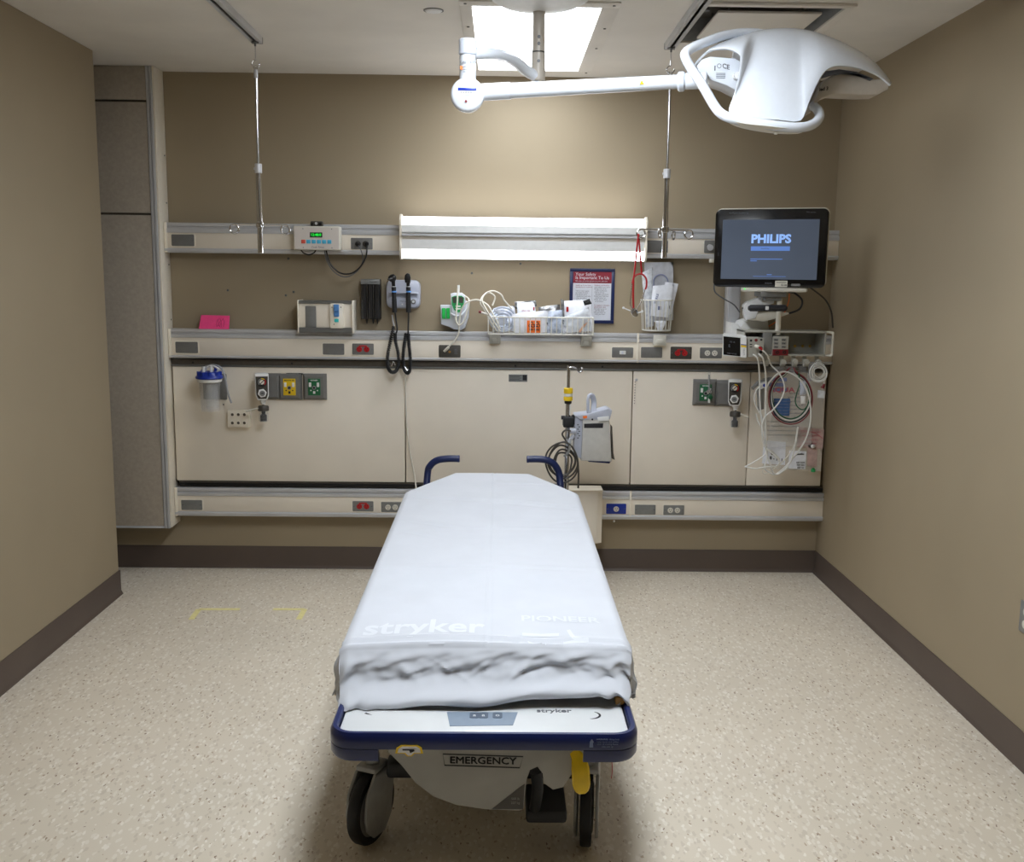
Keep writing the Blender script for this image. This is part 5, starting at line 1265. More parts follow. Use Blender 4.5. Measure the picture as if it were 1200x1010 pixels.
for c_ in (0, 1):
    xx = ix0+iw*(.07+.49*c_); y_ = iz1-ih*.28
    for ln, s_ in enumerate(['Speak up if you have', 'questions or concerns', '', 'Tell us your name', 'and date of birth', 'Ask about your', '  medicines and why', '  they are given', '  to you each day', 'Wash your hands', '  and ask others', '  to do the same', 'Know your plan', '  of care', '', 'Keep the call light', '  within your reach', '', 'Ask for help when', '  getting up'] if c_ == 0 else ['Patients and families', 'Ask before you leave', 'Bring a list of all', '  your medicines', 'Tell us of any', '  allergies you have', 'Keep your bed low', '  and brakes on', 'Wear your band', '  at all times', '', 'To report a concern', 'about your care', 'Ask any nurse or', '  call the desk', 'We are here to', '  help you heal', '', '', '']):
        if not s_: y_ -= .0115; continue
        red = ln == 0 or (c_ == 1 and ln in (11, 12)) or (c_ == 0 and ln == 1)
        (g2 if red else g).text(s_, (xx, Yp+.0056, y_), .0108, align='LEFT', ext=.0003, sx=.95); y_ -= .0098
part('print_text', g, 'ink_grey', t); part('print_text', g2, 'poster_red', t, 'red column headings')
g = G(); g.box((ix0+ix1)/2-.0005, (ix0+ix1)/2+.0005, Yp+.0052, Yp+.0062, iz0+.01, iz1-ih*.27); part('column_rule', g, 'ink_grey', t)

# ------------------------------------------------------------------ stethoscope on the right IV pole hook
t = thing('stethoscope', 'red stethoscope hanging from the hook of the right IV pole', 'stethoscope', tuple(PY(748, 275, 4.74)))
Ys = 4.735
pl3 = lambda P, dy=0: [PY(a, b, Ys+dy) for a, b in P]
g = G(); g.tube(pl3([(748, 276), (746.5, 290), (744.5, 310), (742.5, 326)]), .0044, 10); g.tube(pl3([(748.5, 276), (749.5, 292), (751, 308), (752, 321)], .012), .0044, 10)
g.tube([PY(748, 277, Ys), PY(748.3, 274.8, Ys+.004), PY(748.5, 277, Ys+.012)], .0044, 10)
g.tube(pl3([(742.5, 326), (742, 345), (742.5, 362)], -.006), .0044, 10)
part('red_tubing', g, 'red', t, 'bright red rubber tubing')
g = G(); g.tube(pl3([(741, 332), (743.5, 324), (751, 321), (757, 326), (757.5, 335), (756, 339)]), .0044, 10); part('yoke_tubing', g, 'red', t)
for P in ([(740.8, 332), (739.5, 345), (738.5, 356), (740.5, 361), (744, 364)], [(756, 339), (752, 352), (748, 360), (745, 365)]):
    g = G(); g.tube(pl3(P), .0024, 8); part('ear_tube', g, 'chrome', t)
for a, b in (((738.5, 364), (731, 361)), ((748, 366.5), (752.5, 365))):
    p, q = PY(*a, Ys), PY(*b, Ys); g = G(); g.cyl(p, q, .003, seg=10); g.lathe([(0, -.004), (.005, -.002), (.006, .003), (.003, .007), (0, .008)], q, q-p, 14); part('ear_tip', g, 'white', t)
p = PY(743.5, 366.5, Ys-.01); g = G(); g.lathe([(0, -.010), (.014, -.009), (.020, -.003), (.021, .003), (.012, .008), (0, .009)], p, (.5, -.7, .35), 24); part('chest_piece', g, 'chrome', t)
g = G(); g.cyl(PY(742.5, 361, Ys-.006), p, .0045, seg=10); part('stem', g, 'chrome', t)

# ------------------------------------------------------------------ small basket with sterile packets
Yb0, Yb1 = 5.46, 5.60
qt = PY(775, 352, Yb0); qb = PY(774, 388, Yb0+.02); zt_, zb_ = qt.z, PY(774, 388, 5.48).z
xa, xb = PY(754, 355, 5.50).x, PY(792, 355, 5.50).x; xc = (xa+xb)/2; hwid = (xb-xa)/2
t = thing('small_wire_basket', 'narrow rounded white wire basket of sterile packets, right of the stethoscope', 'wire basket', (xc, DW, zb_), 'white wire baskets on the middle rail')
def arc(z, k, n=12):
    return [Vector((xc-hwid*k*math.cos(PI*i/n), 5.60-(.13*k)*math.sin(PI*i/n)**.8, z)) for i in range(n+1)]
g = G(); g.tube(arc(zt_, 1), .0032, 8, sub=2); g.tube([arc(zt_, 1)[0], arc(zt_, 1)[-1]], .0032, 8, sub=1); part('rim_wire', g, 'wire_white', t)
g = G(); g.tube(arc(zb_, .86), .0028, 8, sub=2); g.tube([arc(zb_, .86)[0], arc(zb_, .86)[-1]], .0028, 8, sub=1); part('base_wire', g, 'wire_white', t)
A1, A2 = arc(zt_, 1), arc(zb_, .86)
for i in range(0, 13): g = G(); g.tube([A1[i], A2[i]], .0022, 6, sub=1); part('wire', g, 'wire_white', t)
for i in range(1, 6):
    f = i/6; a_, b_ = A1[0].lerp(A1[-1], f), A2[0].lerp(A2[-1], f); g = G(); g.tube([a_, b_], .0022, 6, sub=1); part('wire', g, 'wire_white', t)
q = PY(773, 400, 5.52); g = G(); g.box(q.x-.034, q.x+.034, 5.507, 5.536, q.z-.022, q.z+.036, bev=.004); g.box(q.x-.022, q.x+.022, 5.499, 5.51, q.z-.012, q.z+.012, bev=.004); part('rail_clamp', g, 'wire_white', t)
GP = 'sterile packets in the small basket'
pouch('sterile_packet', [(755, 307.5), (789, 307), (789, 375), (757, 378)], 5.575, 0, mat('pouch_grey', (196, 198, 204), .3, var=.08, vs=30, bump=.5, bs=60), 'tall grey-white packet standing at the back of the small basket', 'packet', seed=21, bulge=.006, group=GP)
g = G(); c = PY(774, 331, 5.568); g.tube([(c.x+.040*math.cos(a*PI/10), 5.563, c.z+.043*math.sin(a*PI/10)) for a in range(-2, 13)], .004, 8, sub=2)
pk = [o for o in COL.objects if o.get('label', '').startswith('tall grey-white')][0]; part('catheter_arc', g, mat('catheter', (150, 156, 186), .3, var=0), pk, 'pale violet catheter loop')
pouch('sterile_packet', [(752, 320), (765, 313), (766, 382), (757, 384)], 5.535, 0, 'pack_clear', 'translucent curved packet at the left of the small basket', 'packet', seed=22, bulge=.010, group=GP)
pouch('sterile_packet', [(765, 335), (790, 333), (783, 372), (762, 370)], 5.505, 0, 'pack_white', 'white packet with blue print in front in the small basket', 'packet', seed=23, bulge=.007, group=GP)
pk = [o for o in COL.objects if o.get('label', '').startswith('white packet with blue print')][0]
g = G(); q = PY(769.5, 350, 5.49); g.text('STERILE', (q.x, 5.4925, q.z), .016, right=(.25, 0, 1), up=(-1, 0, .25), ext=.0004, bold=.0003); q = PY(773, 361, 5.49); g.box(q.x-.008, q.x+.008, 5.492, 5.4935, q.z-.010, q.z+.010); part('print_text', g, mat('print_navy', (96, 106, 146), .5, var=0), pk)
pouch('sterile_packet', [(779, 330), (795, 332.5), (787, 368), (779, 370)], 5.525, 0, 'pack_white', 'white packet leaning out at right of the small basket', 'packet', seed=24, bulge=.006, group=GP)
pouch('sterile_packet', [(767, 376), (781, 376), (776, 388), (771, 388)], 5.50, 0, 'pack_white', 'folded packet tip poking through the bottom of the small basket', 'packet', seed=25, bulge=.005, group=GP)

# ------------------------------------------------------------------ gas outlets, regulators, canister
PFm = PF
def outlet_frame(name, px, py, label, face, wpx=28):
    q = PY(px, py, PFm-.02); s = (PFm-.02)/F_PX; hw_ = wpx*s/2; hh_ = 31*s/2
    t = thing(name, label, 'gas outlet', (q.x, PFm, q.z-hh_), 'square grey gas outlets on the cream panels')
    g = G(); z0, z1, x0, x1 = q.z-hh_, q.z+hh_, q.x-hw_, q.x+hw_; i = .016; yo, yi = PFm-.0005, PFm-.026
    V = [(x0, yo, z0), (x1, yo, z0), (x1, yo, z1), (x0, yo, z1), (x0+.003, yi+.012, z0+.003), (x1-.003, yi+.012, z0+.003), (x1-.003, yi+.012, z1-.003), (x0+.003, yi+.012, z1-.003),
         (x0+i, yi, z0+i), (x1-i, yi, z0+i), (x1-i, yi, z1-i), (x0+i, yi, z1-i), (x0+i+.006, yi, z0+i+.006), (x1-i-.006, yi, z0+i+.006), (x1-i-.006, yi, z1-i-.006), (x0+i+.006, yi, z1-i-.006)]
    F4 = []
    for a in (0, 4, 8): F4 += [(a+k, a+(k+1) % 4, a+4+(k+1) % 4, a+4+k) for k in range(4)]
    F4 += [(12, 13, 14, 15)]; g.raw(V, F4); part('bevelled_frame', g, 'grey_plate', t)
    if face:
        g = G(); fw_, fh_ = .034, .047; g.box(q.x-fw_, q.x+fw_, yi-.0035, yi-.0003, q.z-fh_+.002, q.z+fh_, bev=.001); fp = part('face_plate', g, face, t, {'yellow': 'yellow face plate', 'green': 'green face plate'}[face])
        for s_ in (-1, 1): g = G(); g.box(q.x+s_*.022-.0065, q.x+s_*.022+.0065, yi-.010, yi-.0036, q.z+.002, q.z+.026, bev=.001); part('white_latch', g, 'white', fp)
        g = G(); g.cyl((q.x, yi-.009, q.z-.003), (q.x, yi-.0036, q.z-.003), .011, seg=18, bev=.001); g.mi = 1; g.cyl((q.x, yi-.0102, q.z-.003), (q.x, yi-.009, q.z-.003), .006, seg=14); part('port', g, ['steel_plate', 'black'], fp)
        g = G(); g.box(q.x-.006, q.x+.006, yi-.005, yi-.0036, q.z-.036, q.z-.022); g.cyl((q.x-.018, yi-.005, q.z-.018), (q.x-.018, yi-.0036, q.z-.018), .004, seg=8); g.cyl((q.x+.018, yi-.005, q.z-.018), (q.x+.018, yi-.0036, q.z-.018), .004, seg=8)
        g.text({'yellow': 'MEDICAL AIR', 'green': 'OXYGEN'}[face], (q.x, yi-.0042, q.z+.038), .0095, bold=.0003); part('print_mark', g, 'ink' if face == 'yellow' else 'white', fp)
    return t, q, yi
outlet_frame('gas_outlet', 339.5, 453.5, 'square grey gas outlet with a yellow medical air plate', 'yellow')
outlet_frame('gas_outlet', 368.5, 453.5, 'left-hand square grey gas outlet with green oxygen plate, nothing plugged in', 'green')
outlet_frame('gas_outlet', 315, 453, 'grey outlet half hidden behind the left suction regulator', None, 27)
_, qg, yg = outlet_frame('gas_outlet', 826.5, 460, 'right-hand square grey gas outlet with green plate and flow meter', 'green')
outlet_frame('gas_outlet', 849, 461, 'grey outlet half hidden behind the right suction regulator', None, 22)
q = PY(345, 438, PFm); g = G(); g.box(q.x-.045, q.x+.05, PFm-.006, PFm-.0005, q.z-.005, q.z+.005, bev=.001); g.mi = 1; g.box(q.x+.024, q.x+.045, PFm-.007, PFm-.006, q.z-.004, q.z+.004); g.text('MEDICAL GAS', (q.x-.010, PFm-.0065, q.z), .009)
solo('panel_label', g, ['steel_plate', 'ink'], 'small printed strip above the yellow gas outlet', 'label')
q = PY(607, 443, PFm); 
t = thing('panel_label', 'small grey sticker with a dark square on the panel behind stretcher', 'label', tuple(q))
g = G(); g.box(q.x-.052, q.x+.052, PFm-.0025, PFm-.0004, q.z-.020, q.z+.020); part('sticker', g, 'steel_plate', t)
g = G(); g.box(q.x+.026, q.x+.049, PFm-.0032, PFm-.0025, q.z-.012, q.z+.018)
for k in range(5): g.box(q.x-.047, q.x+.018-.008*(k % 2), PFm-.0030, PFm-.0025, q.z-.015+.007*k, q.z-.013+.007*k)
part('print_mark', g, 'ink', t)

def regulator(name, px, py, turn, label):
    """vacuum regulator: px,py is the centre of the face"""
    Yr = 5.45; o = PY(px, py, Yr)
    t = thing(name, label, 'suction regulator', tuple(o-Vector((0, 0, .07))), 'suction regulators on the cream panels')
    M = Matrix.Translation(o) @ Matrix.Rotation(turn, 4, 'Z')
    g = G(); g.M = M; g.prism([(-.037, .070), (-.028, .076), (.028, .076), (.037, .070), (.036, -.045), (.026, -.070), (-.024, -.070), (-.034, -.045)], 0, .060, bev=.006); body = part('regulator_body', g, 'white', t)
    g = G(); g.M = M; g.prism([(-.032, .060), (.032, .060), (.030, -.040), (.022, -.062), (-.020, -.062), (-.030, -.040)], -.0012, .001); fc = part('regulator_face', g, 'dark_plate', body, 'dark face plate')
    g = G(); g.M = M; g.cyl((0, -.009, .030), (0, -.001, .030), .0265, seg=26, bev=.002); gg = part('gauge', g, 'black', body)
    # dial with coloured arc
    for nm, a0, a1, m in (('dial_arc', -.9, .75, 'red'), ('dial_arc', .75, 1.7, 'yellow'), ('dial_arc', 1.7, 3.9, 'steel_plate')):
        g = G(); g.M = M; g.sweep([(.019*math.cos(a0+(a1-a0)*i/8), -.0095, .030+.019*math.sin(a0+(a1-a0)*i/8)) for i in range(9)], [(-.0028, -.0004), (.0028, -.0004), (.0028, .0004), (-.0028, .0004)], up=(0, 1, 0)); 
        if nm: part('print_mark', g, m, gg)
    g = G(); g.M = M; g.cyl((0, -.010, .030), (0, -.009, .030), .013, seg=20); part('dial', g, 'offwhite', gg)
    g = G(); g.M = M; g.sweep([(-.010, -.0112, .020), (.013, -.0112, .043)], [(-.0018, -.0005), (.0018, -.0005), (.0018, .0005), (-.0018, .0005)], up=(0, 1, 0)); part('needle', g, 'ink', gg)
    g = G(); g.M = M; g.prism([(.024*math.cos(a*PI/3+.2), -.030+.024*math.sin(a*PI/3+.2)) for a in range(6)], -.020, -.001, bev=.003); kb = part('control_knob', g, 'white', body, 'white hexagonal control knob')
    g = G(); g.M = M; g.cyl((0, -.022, -.030), (0, -.0195, -.030), .015, seg=20); g.mi = 1; g.text('ON', (0, -.0225, -.030), .010, bold=.0005); part('knob_cap', g, ['steel_plate', 'ink'], kb)
    g = G(); g.M = M; g.cyl((0, .058, .0), (0, .105, .0), .017, seg=16); g.box(-.02, .02, .058, .085, -.02, .025, bev=.004); part('wall_adapter', g, 'alu_dull', t)
    z = -.070
    g = G(); g.M = M; g.cyl((.006, .03, z-.014), (.006, .03, z+.002), .017, seg=18, bev=.003); g.cyl((.006, .03, z-.024), (.006, .03, z-.013), .012, seg=14); part('outlet_nut', g, 'white', t)
    g = G(); g.M = M; g.cyl((.006, .03, z-.034), (.006, .03, z-.023), .006, seg=12); part('stem', g, 'chrome', t)
    # trap bottle
    tb = Vector((.006, .03, z-.034))
    g = G(); g.M = M; g.lathe([(0, 0), (.026, 0), (.030, -.006), (.030, -.026), (.026, -.028), (0, -.028)], tb, seg=24); part('trap_cap', g, 'dark_plate', t)
    g = G(); g.M = M; g.lathe([(.026, -.028), (.026, -.082), (.022, -.088), (0, -.088)], tb, seg=24); part('trap_bottle', g, 'glass_clear', t, 'clear trap bottle')
    g = G(); g.M = M; g.lathe([(0, -.029), (.011, -.029), (.010, -.045), (.018, -.052), (.018, -.084), (0, -.084)], tb, seg=18); part('float', g, 'black', t)
    return t, M, tb
tr, Mr, tb = regulator('suction_regulator', 307, 454, math.radians(16), 'white suction regulator with gauge on the left cream panel')
g = G(); p0 = Mr @ (tb+Vector((-.026, -.005, -.012))); p1 = PY(288, 482, 5.46); g.tube([p0, (p0+p1)/2+Vector((0, 0, .001)), p1], .0055, 10); part('side_nozzle', g, 'offwhite', tr)
tr2, Mr2, tb2 = regulator('suction_regulator', 861, 461, math.radians(-16), 'white suction regulator with gauge beside the hanging cables at right')
g = G(); p0 = Mr2 @ (tb2+Vector((.026, -.005, -.012))); p1 = PY(877, 489, 5.46); g.tube([p0, (p0+p1)/2, p1], .0055, 10); part('side_nozzle', g, 'offwhite', tr2)
# flow meter on the right green outlet
q = PY(831, 455, 5.52)
t = thing('flow_meter', 'clear tube oxygen flow meter plugged into the right green outlet', 'flow meter', (q.x, 5.52, q.z))
g = G(); a, b = PY(831, 436, 5.52), PY(831, 462, 5.52); g.cyl(b, a, .0095, seg=16, bev=.002); part('flow_tube', g, 'glass_clear', t)
g = G(); g.cyl(b+Vector((0, 0, .0)), PY(831, 439, 5.52), .0035, seg=8); part('float_rod', g, 'steel_plate', t)
g = G(); c = PY(831, 459, 5.52); g.lathe([(0, -.014), (.012, -.012), (.016, -.004), (.016, .006), (.010, .012), (0, .012)], c, seg=18); g.cyl(c, (c.x, 5.56, c.z), .009, seg=12); part('valve_block', g, 'chrome', t)
g = G(); c = PY(832, 465, 5.50); g.cyl(c, c+Vector((0, -.018, 0)), .013, seg=16, bev=.003); part('control_knob', g, mat('knob_green', (20, 84, 52), .35, var=0), t, 'dark green control knob')
g = G(); g.tube([PY(831, 464, 5.52), PY(831, 472, 5.52)], .006, 10, sub=1); part('outlet_nipple', g, 'white', t)
# block with six holes
x0, x1, z0, z1 = Rr(266.5, 481, 291.5, 500.5, 5.53)
t = thing('six_hole_holder', 'small cream block with six round holes beside left regulator', 'holder', ((x0+x1)/2, PFm, z0))
g = G(); g.box(x0, x1, 5.532, PFm-.001, z0, z1, bev=.003); part('block', g, 'cream_edge', t)
g = G(); g.box(x1, x1+.006, 5.536, PFm-.001, z0+.002, z1-.002, bev=.002); part('side_flange', g, 'cream', t)
for i in range(3):
    for k in range(2):
        q = PY(272.3+7*i, 485.8+9.8*k, 5.53); g = G(); g.lathe([(.0115, 0), (.0115, -.003), (.0085, -.004), (.0080, .0), (.0115, 0)], (q.x, 5.531, q.z), (0, 1, 0), 18); rg = part('hole_rim', g, 'cream', t)
        g = G(); g.cyl((q.x, 5.5305, q.z), (q.x, 5.5325, q.z), .0082, seg=16); part('hole', g, 'slot_dark', rg)
# suction canister
Yc2 = 5.46
def CZ(px, py): return PY(px, py, Yc2)
x0, x1, z0, z1 = Rr(238, 438, 266, 468, PFm-.003); g = G(); g.box(x0, x1, PFm-.008, PFm-.0005, z0, z1, bev=.003); solo('canister_bracket_plate', g, 'grey_plate', 'grey mounting plate on the panel behind the blue-lidded canister', 'mounting plate')
c = CZ(246, 458); s = Yc2/F_PX
t = thing('suction_canister', 'clear suction canister with a royal blue lid on left panel', 'canister', (c.x, Yc2, CZ(246, 482).z))
zb2, zt2 = CZ(246, 482).z, CZ(246, 446).z
g = G(); g.lathe([(0, zb2-zt2), (10*s, zb2-zt2), (10.6*s, zb2-zt2+.004), (12.2*s, 0), (11.8*s, 0), (10.2*s, zb2-zt2+.006), (0, zb2-zt2+.006)], (c.x, Yc2, zt2), seg=36); part('jar', g, 'glass_clear', t, 'clear graduated plastic jar')
g = G(); g.lathe([(7*s, zb2-zt2+.02), (7*s, -.004), (6.6*s, -.004), (6.6*s, zb2-zt2+.02)], (c.x+.01, Yc2, zt2), seg=24); part('inner_sleeve', g, 'glass_clear', t)
g = G(); g.lathe([(12.4*s, -.010), (14*s, -.006), (14.4*s, .008), (13*s, .010), (0, .010)], (c.x, Yc2, zt2+.002), seg=36); part('white_rim', g, 'white', t)
g = G(); g.lathe([(0, .012), (15.4*s, .012), (16*s, .016), (15.6*s, .024), (13.5*s, .032), (12.5*s, .050), (0, .052)], (c.x, Yc2, zt2), seg=36)
for k in range(10): a = k*2*PI/10; g.cyl((c.x+12.6*s*math.cos(a), Yc2+12.6*s*math.sin(a), zt2+.03), (c.x+12.6*s*math.cos(a), Yc2+12.6*s*math.sin(a), zt2+.050), .010, seg=10)
part('lid', g, 'blue', t, 'royal blue screw lid')
for dx, dy, h in ((-.022, -.03, .022), (.018, -.025, .028), (.03, .015, .02)):
    g = G(); g.cyl((c.x+dx, Yc2+dy, zt2+.05), (c.x+dx, Yc2+dy, zt2+.05+h), .009, .007, seg=12); g.lathe([(0, 0), (.010, 0), (.011, .006), (0, .008)], (c.x+dx, Yc2+dy, zt2+.05+h), seg=12); part('lid_port', g, 'white' if dx < .02 else 'blue', t)
g = G(); g.tube([CZ(240, 436), CZ(243, 430), CZ(250, 429), CZ(256, 433), CZ(252, 438)], .005, 8); part('lid_elbow', g, 'white', t)
g = G(); P = [(234, 440, 5.50), (238, 432, 5.50), (246, 428, 5.49), (256, 429, 5.48), (262, 436, 5.47), (265, 448, 5.47), (267, 460, 5.48), (271, 472, 5.50)]
g.tube([PY(*p) for p in P], .0055, 10); part('clear_tubing', g, mat('tube_clear', (176, 178, 182), .12, var=0, alpha=.75), t, 'translucent curved tubing')
for a, b in ((262, 474), (263, 483)):
    q = PY(a, b, PFm); g = G(); g.cyl((q.x, PFm-.002, q.z), (q.x, PFm-.0004, q.z), .004, seg=8)
    if b == 474: solo('screw', g, 'dark_plate', 'small dark screw in the left cream panel beside the canister', 'screw')
    else: g.bm.free()

# ------------------------------------------------------------------ stretcher IV pole and pump
YPp = 5.09
t = thing('stretcher_iv_pole', 'steel telescopic IV pole with a yellow lock collar at stretcher head', 'IV pole', tuple(PY(664, 590, YPp)))
tp, bt = PY(666.5, 431, YPp), PY(663, 600, YPp); bt = Vector((bt.x, YPp, .47)); 
L2 = lambda py: Vector((tp.x+(bt.x-tp.x)*((py-431)/169), YPp, PY(665, py, YPp).z))
g = G(); g.cyl(L2(456), L2(431), .0085, seg=16); part('upper_tube', g, 'chrome', t)
g = G(); g.cyl(bt, L2(470), .0125, seg=20); part('lower_tube', g, 'chrome', t)
for a, b, m, r, nm in ((461, 454.5, 'yellow', .0235, 'yellow_grip'), (464.5, 461, 'white', .0225, 'white_band'), (469.5, 464.5, 'yellow', .0235, 'yellow_grip'), (473, 469.5, 'black', .0185, 'black_ferrule')):
    g = G(); g.cyl(L2(a), L2(b), r, seg=24, bev=.003); part(nm, g, m, t)
g = G(); c = L2(431); g.tube([c, c+Vector((.012, 0, .004)), c+Vector((.035, 0, .0)), c+Vector((.045, -.004, -.014)), c+Vector((.058, -.004, -.022)), c+Vector((.068, -.004, -.010)), c+Vector((.066, 0, .004))], .0038, 8); part('top_hook', g, 'chrome', t)
g = G(); g.tube([c, c+Vector((.0, .03, .002)), c+Vector((.0, .05, -.01)), c+Vector((0, .06, .006))], .0038, 8); part('top_hook', g, 'chrome', t)
g = G(); a_ = L2(485); g.box(a_.x+.008, a_.x+.012, YPp-.014, YPp-.010, L2(486).z, L2(474).z); part('scale_strip', g, 'white', t)
# pump
mat('pump_grey', (176, 180, 192), .4, var=.02); mat('pump_beige', (190, 188, 182), .4, var=.03)
Yq = 5.04
t = thing('infusion_pump', 'grey infusion pump with carry handle clamped to the stretcher IV pole', 'infusion pump', tuple(PY(694, 542, Yq)))
F2 = lambda px, py, Y=Yq: PY(px, py, Y)
g = G(); g.prism(pz([(683, 490), (714, 490), (717, 541), (681, 540)], Yq), Yq, Yq+.13, bev=.006); part('case', g, 'pump_beige', t)
g = G(); g.prism(pz([(674, 487), (683.5, 488), (681.5, 538), (672, 533)], Yq+.012), Yq+.012, Yq+.13, bev=.004); sd = part('side_cover', g, 'pump_grey', t)
g = G(); g.prism(pz([(673, 486.5), (690, 484.5), (712, 478.5), (717, 481), (714.5, 491), (680, 491.5)], Yq+.01), Yq-.004, Yq+.125, bev=.004); part('top_housing', g, 'pump_grey', t)
g = G(); g.prism(pz([(684.5, 496.5), (707, 496), (706.5, 501.5), (684.5, 501.5)], Yq-.001), Yq-.0015, Yq+.002); part('dark_slot', g, 'ink', t)
g = G(); g.prism(pz([(700, 489.5), (713.5, 487.5), (714, 493), (701, 493.5)], Yq-.012), Yq-.012, Yq+.002, bev=.002); part('latch', g, 'white', t)
g = G(); g.prism(pz([(717.5, 500), (716.5, 537), (720.5, 539), (719, 531)], Yq+.03), Yq+.03, Yq+.12, bev=.002); part('door_edge', g, 'dark_plate', t)
g = G(); g.prism(pz([(688, 539.5), (716, 540.5), (714.5, 543.5), (690, 541.5)], Yq), Yq+.006, Yq+.12, bev=.002); part('base_strip', g, 'navy', t)
hpnt = [F2(689, 486, Yq+.03), F2(689, 470, Yq+.03), F2(690, 464.5, Yq+.04), F2(694, 464, Yq+.05), F2(696, 472, Yq+.06), F2(694.5, 488, Yq+.02)]
g = G(); g.sweep(smooth_path(hpnt, 5), [(-.011, -.007), (.011, -.007), (.014, 0), (.011, .007), (-.011, .007), (-.014, 0)]); part('carry_handle', g, 'pump_grey', t, 'upright grey carry handle')
g = G(); g.prism(pz([(683, 487.5), (688, 487), (688, 490), (683.5, 490.5)], Yq-.006), Yq-.006, Yq, bev=.0005); part('orange_label', g, 'orange', t)
g = G()
for k in range(7):
    q = F2(677.5+(k % 2)*1.5, 498+k*2.6); g.box(q.x-.004, q.x+.004, Yq+.0105, Yq+.012, q.z-.003, q.z+.003)
part('print_mark', g, 'ink_grey', t)
q = F2(694, 491.5); g = G(); g.cyl((q.x, Yq-.0065, q.z+.001), (q.x, Yq-.002, q.z+.001), .005, seg=10); part('screw', g, 'ink', t)
g = G(); a_ = L2(494); g.box(a_.x-.024, a_.x+.030, YPp-.035, YPp+.035, L2(500).z, L2(488).z, bev=.006); g.box(a_.x+.02, F2(675, 494).x+.006, YPp-.022, YPp+.022, L2(497).z, L2(486).z, bev=.006); g.cyl((a_.x-.034, YPp-.01, L2(489).z), (a_.x-.018, YPp-.01, L2(489).z), .010, seg=12); part('pole_clamp', g, 'black_rub', t, 'black pole clamp')
g = G(); g.cyl(F2(668, 505), F2(675, 505), .014, seg=16, bev=.003); g.cyl(F2(672, 510), F2(664, 522, Yq-.01), .011, .007, seg=14); part('cord_plug', g, 'pump_grey', t)
# coiled power cord
t = thing('coiled_power_cord', 'dark grey power cord coiled in loops hanging under the pump', 'power cord', tuple(PY(660, 560, 5.02)))
rc = random.Random(3)
for k in range(5):
    cx_, cy_ = 659.5+rc.uniform(-2.5, 2.5), 542+rc.uniform(-2.5, 2); rx, ry = 19-k*2.2+rc.uniform(-.7, .7), 23.5-k*2.6+rc.uniform(-1, 1)
    P = [PY(cx_+rx*math.cos(a*PI/10)+.9*math.sin(3*a*PI/10+k), cy_+ry*math.sin(a*PI/10)+.7*math.sin(2*a*PI/10+k), 5.02+.010*math.sin(a*PI/10+k)+.008*k-.01) for a in range(20)]
    g = G(); g.tube(P, .0046, 8, closed=True, sub=4); part('cord_loop', g, 'dark_plate', t)
g = G(); g.tube([PY(*p) for p in ((668, 523, 5.03), (661, 513, 5.03), (659, 508, 5.03), (663, 504, 5.03), (669, 505, 5.03))], .0046, 8); g.tube([PY(*p) for p in ((677, 540, 5.03), (678, 555, 5.03), (677.5, 572, 5.03))], .0046, 8); part('cord_tail', g, 'dark_plate', t)
g = G(); g.sweep(smooth_path([PY(669, 514, 5.01), PY(668, 522, 5.0), PY(666, 530, 5.0), PY(661, 535, 5.005)], 4), [(-.006, -.002), (.006, -.002), (.006, .002), (-.006, .002)], up=(0, 1, 0)); part('cord_strap', g, 'steel_plate', t)
# cream box behind the head end of the stretcher
x1 = PY(706, 600, 5.40).x; x0 = PY(660, 600, 5.40).x; z1, z0 = PY(690, 575.5, 5.40).z, PY(690, 637, 5.40).z
t = thing('wall_junction_box', 'tall cream box on the lowest rail right of stretcher head', 'junction box', ((x0+x1)/2, DW, z0))
g = G(); g.box(x0, x1-.028, 5.40, 5.53, z0, z1, bev=.004); g.prism([(x1-.028, 5.402), (x1, 5.42), (x1, 5.53), (x1-.028, 5.53)], z0+.001, z1-.001, plane='xy'); part('box_body', g, 'cream', t)
g = G(); g.box(x0+.002, x1+.001, 5.398, 5.53, z1-.001, z1+.005, bev=.001); part('lid_trim', g, 'cream_edge', t)
g = G(); g.box((x0+x1)/2-.05, (x0+x1)/2+.05, 5.53, DW-.001, z0+.03, z0+.08); part('wall_bracket', g, 'cream', t)
q = PY(720, 612, 5.53); g = G(); g.cyl((q.x, 5.545, q.z-.002), (q.x, 5.545, q.z+.008), .005, seg=10); solo('rail_stud', g, 'white', 'tiny white stud under the lowest rail below blue socket', 'stud')
# vertical scale strip hanging by the panel joint
q0, q1 = PY(744.5, 446, PFm), PY(743.5, 474, PFm); g = G(); g.box(q1.x-.004, q1.x+.003, PFm-.003, PFm-.0004, q1.z, q0.z); g.mi = 1
for k in range(9): z = q1.z+(q0.z-q1.z)*(k+.5)/9; g.box(q1.x-.003, q1.x+.002, PFm-.0036, PFm-.003, z-.002, z+.002)
g.mi = 2; q = PY(745.5, 445, PFm); g.lathe([(0, -.005), (.006, -.004), (.008, 0), (0, .006)], (q.x, PFm-.008, q.z), (0, -1, 0), 12); g.cyl((q.x, PFm-.008, q.z), (q.x, PFm-.0004, q.z), .003, seg=8)
solo('bead_chain_strip', g, ['cream', 'ink_grey', 'alu'], 'thin strip hanging from a small metal knob at the panel joint', 'hanging strip')

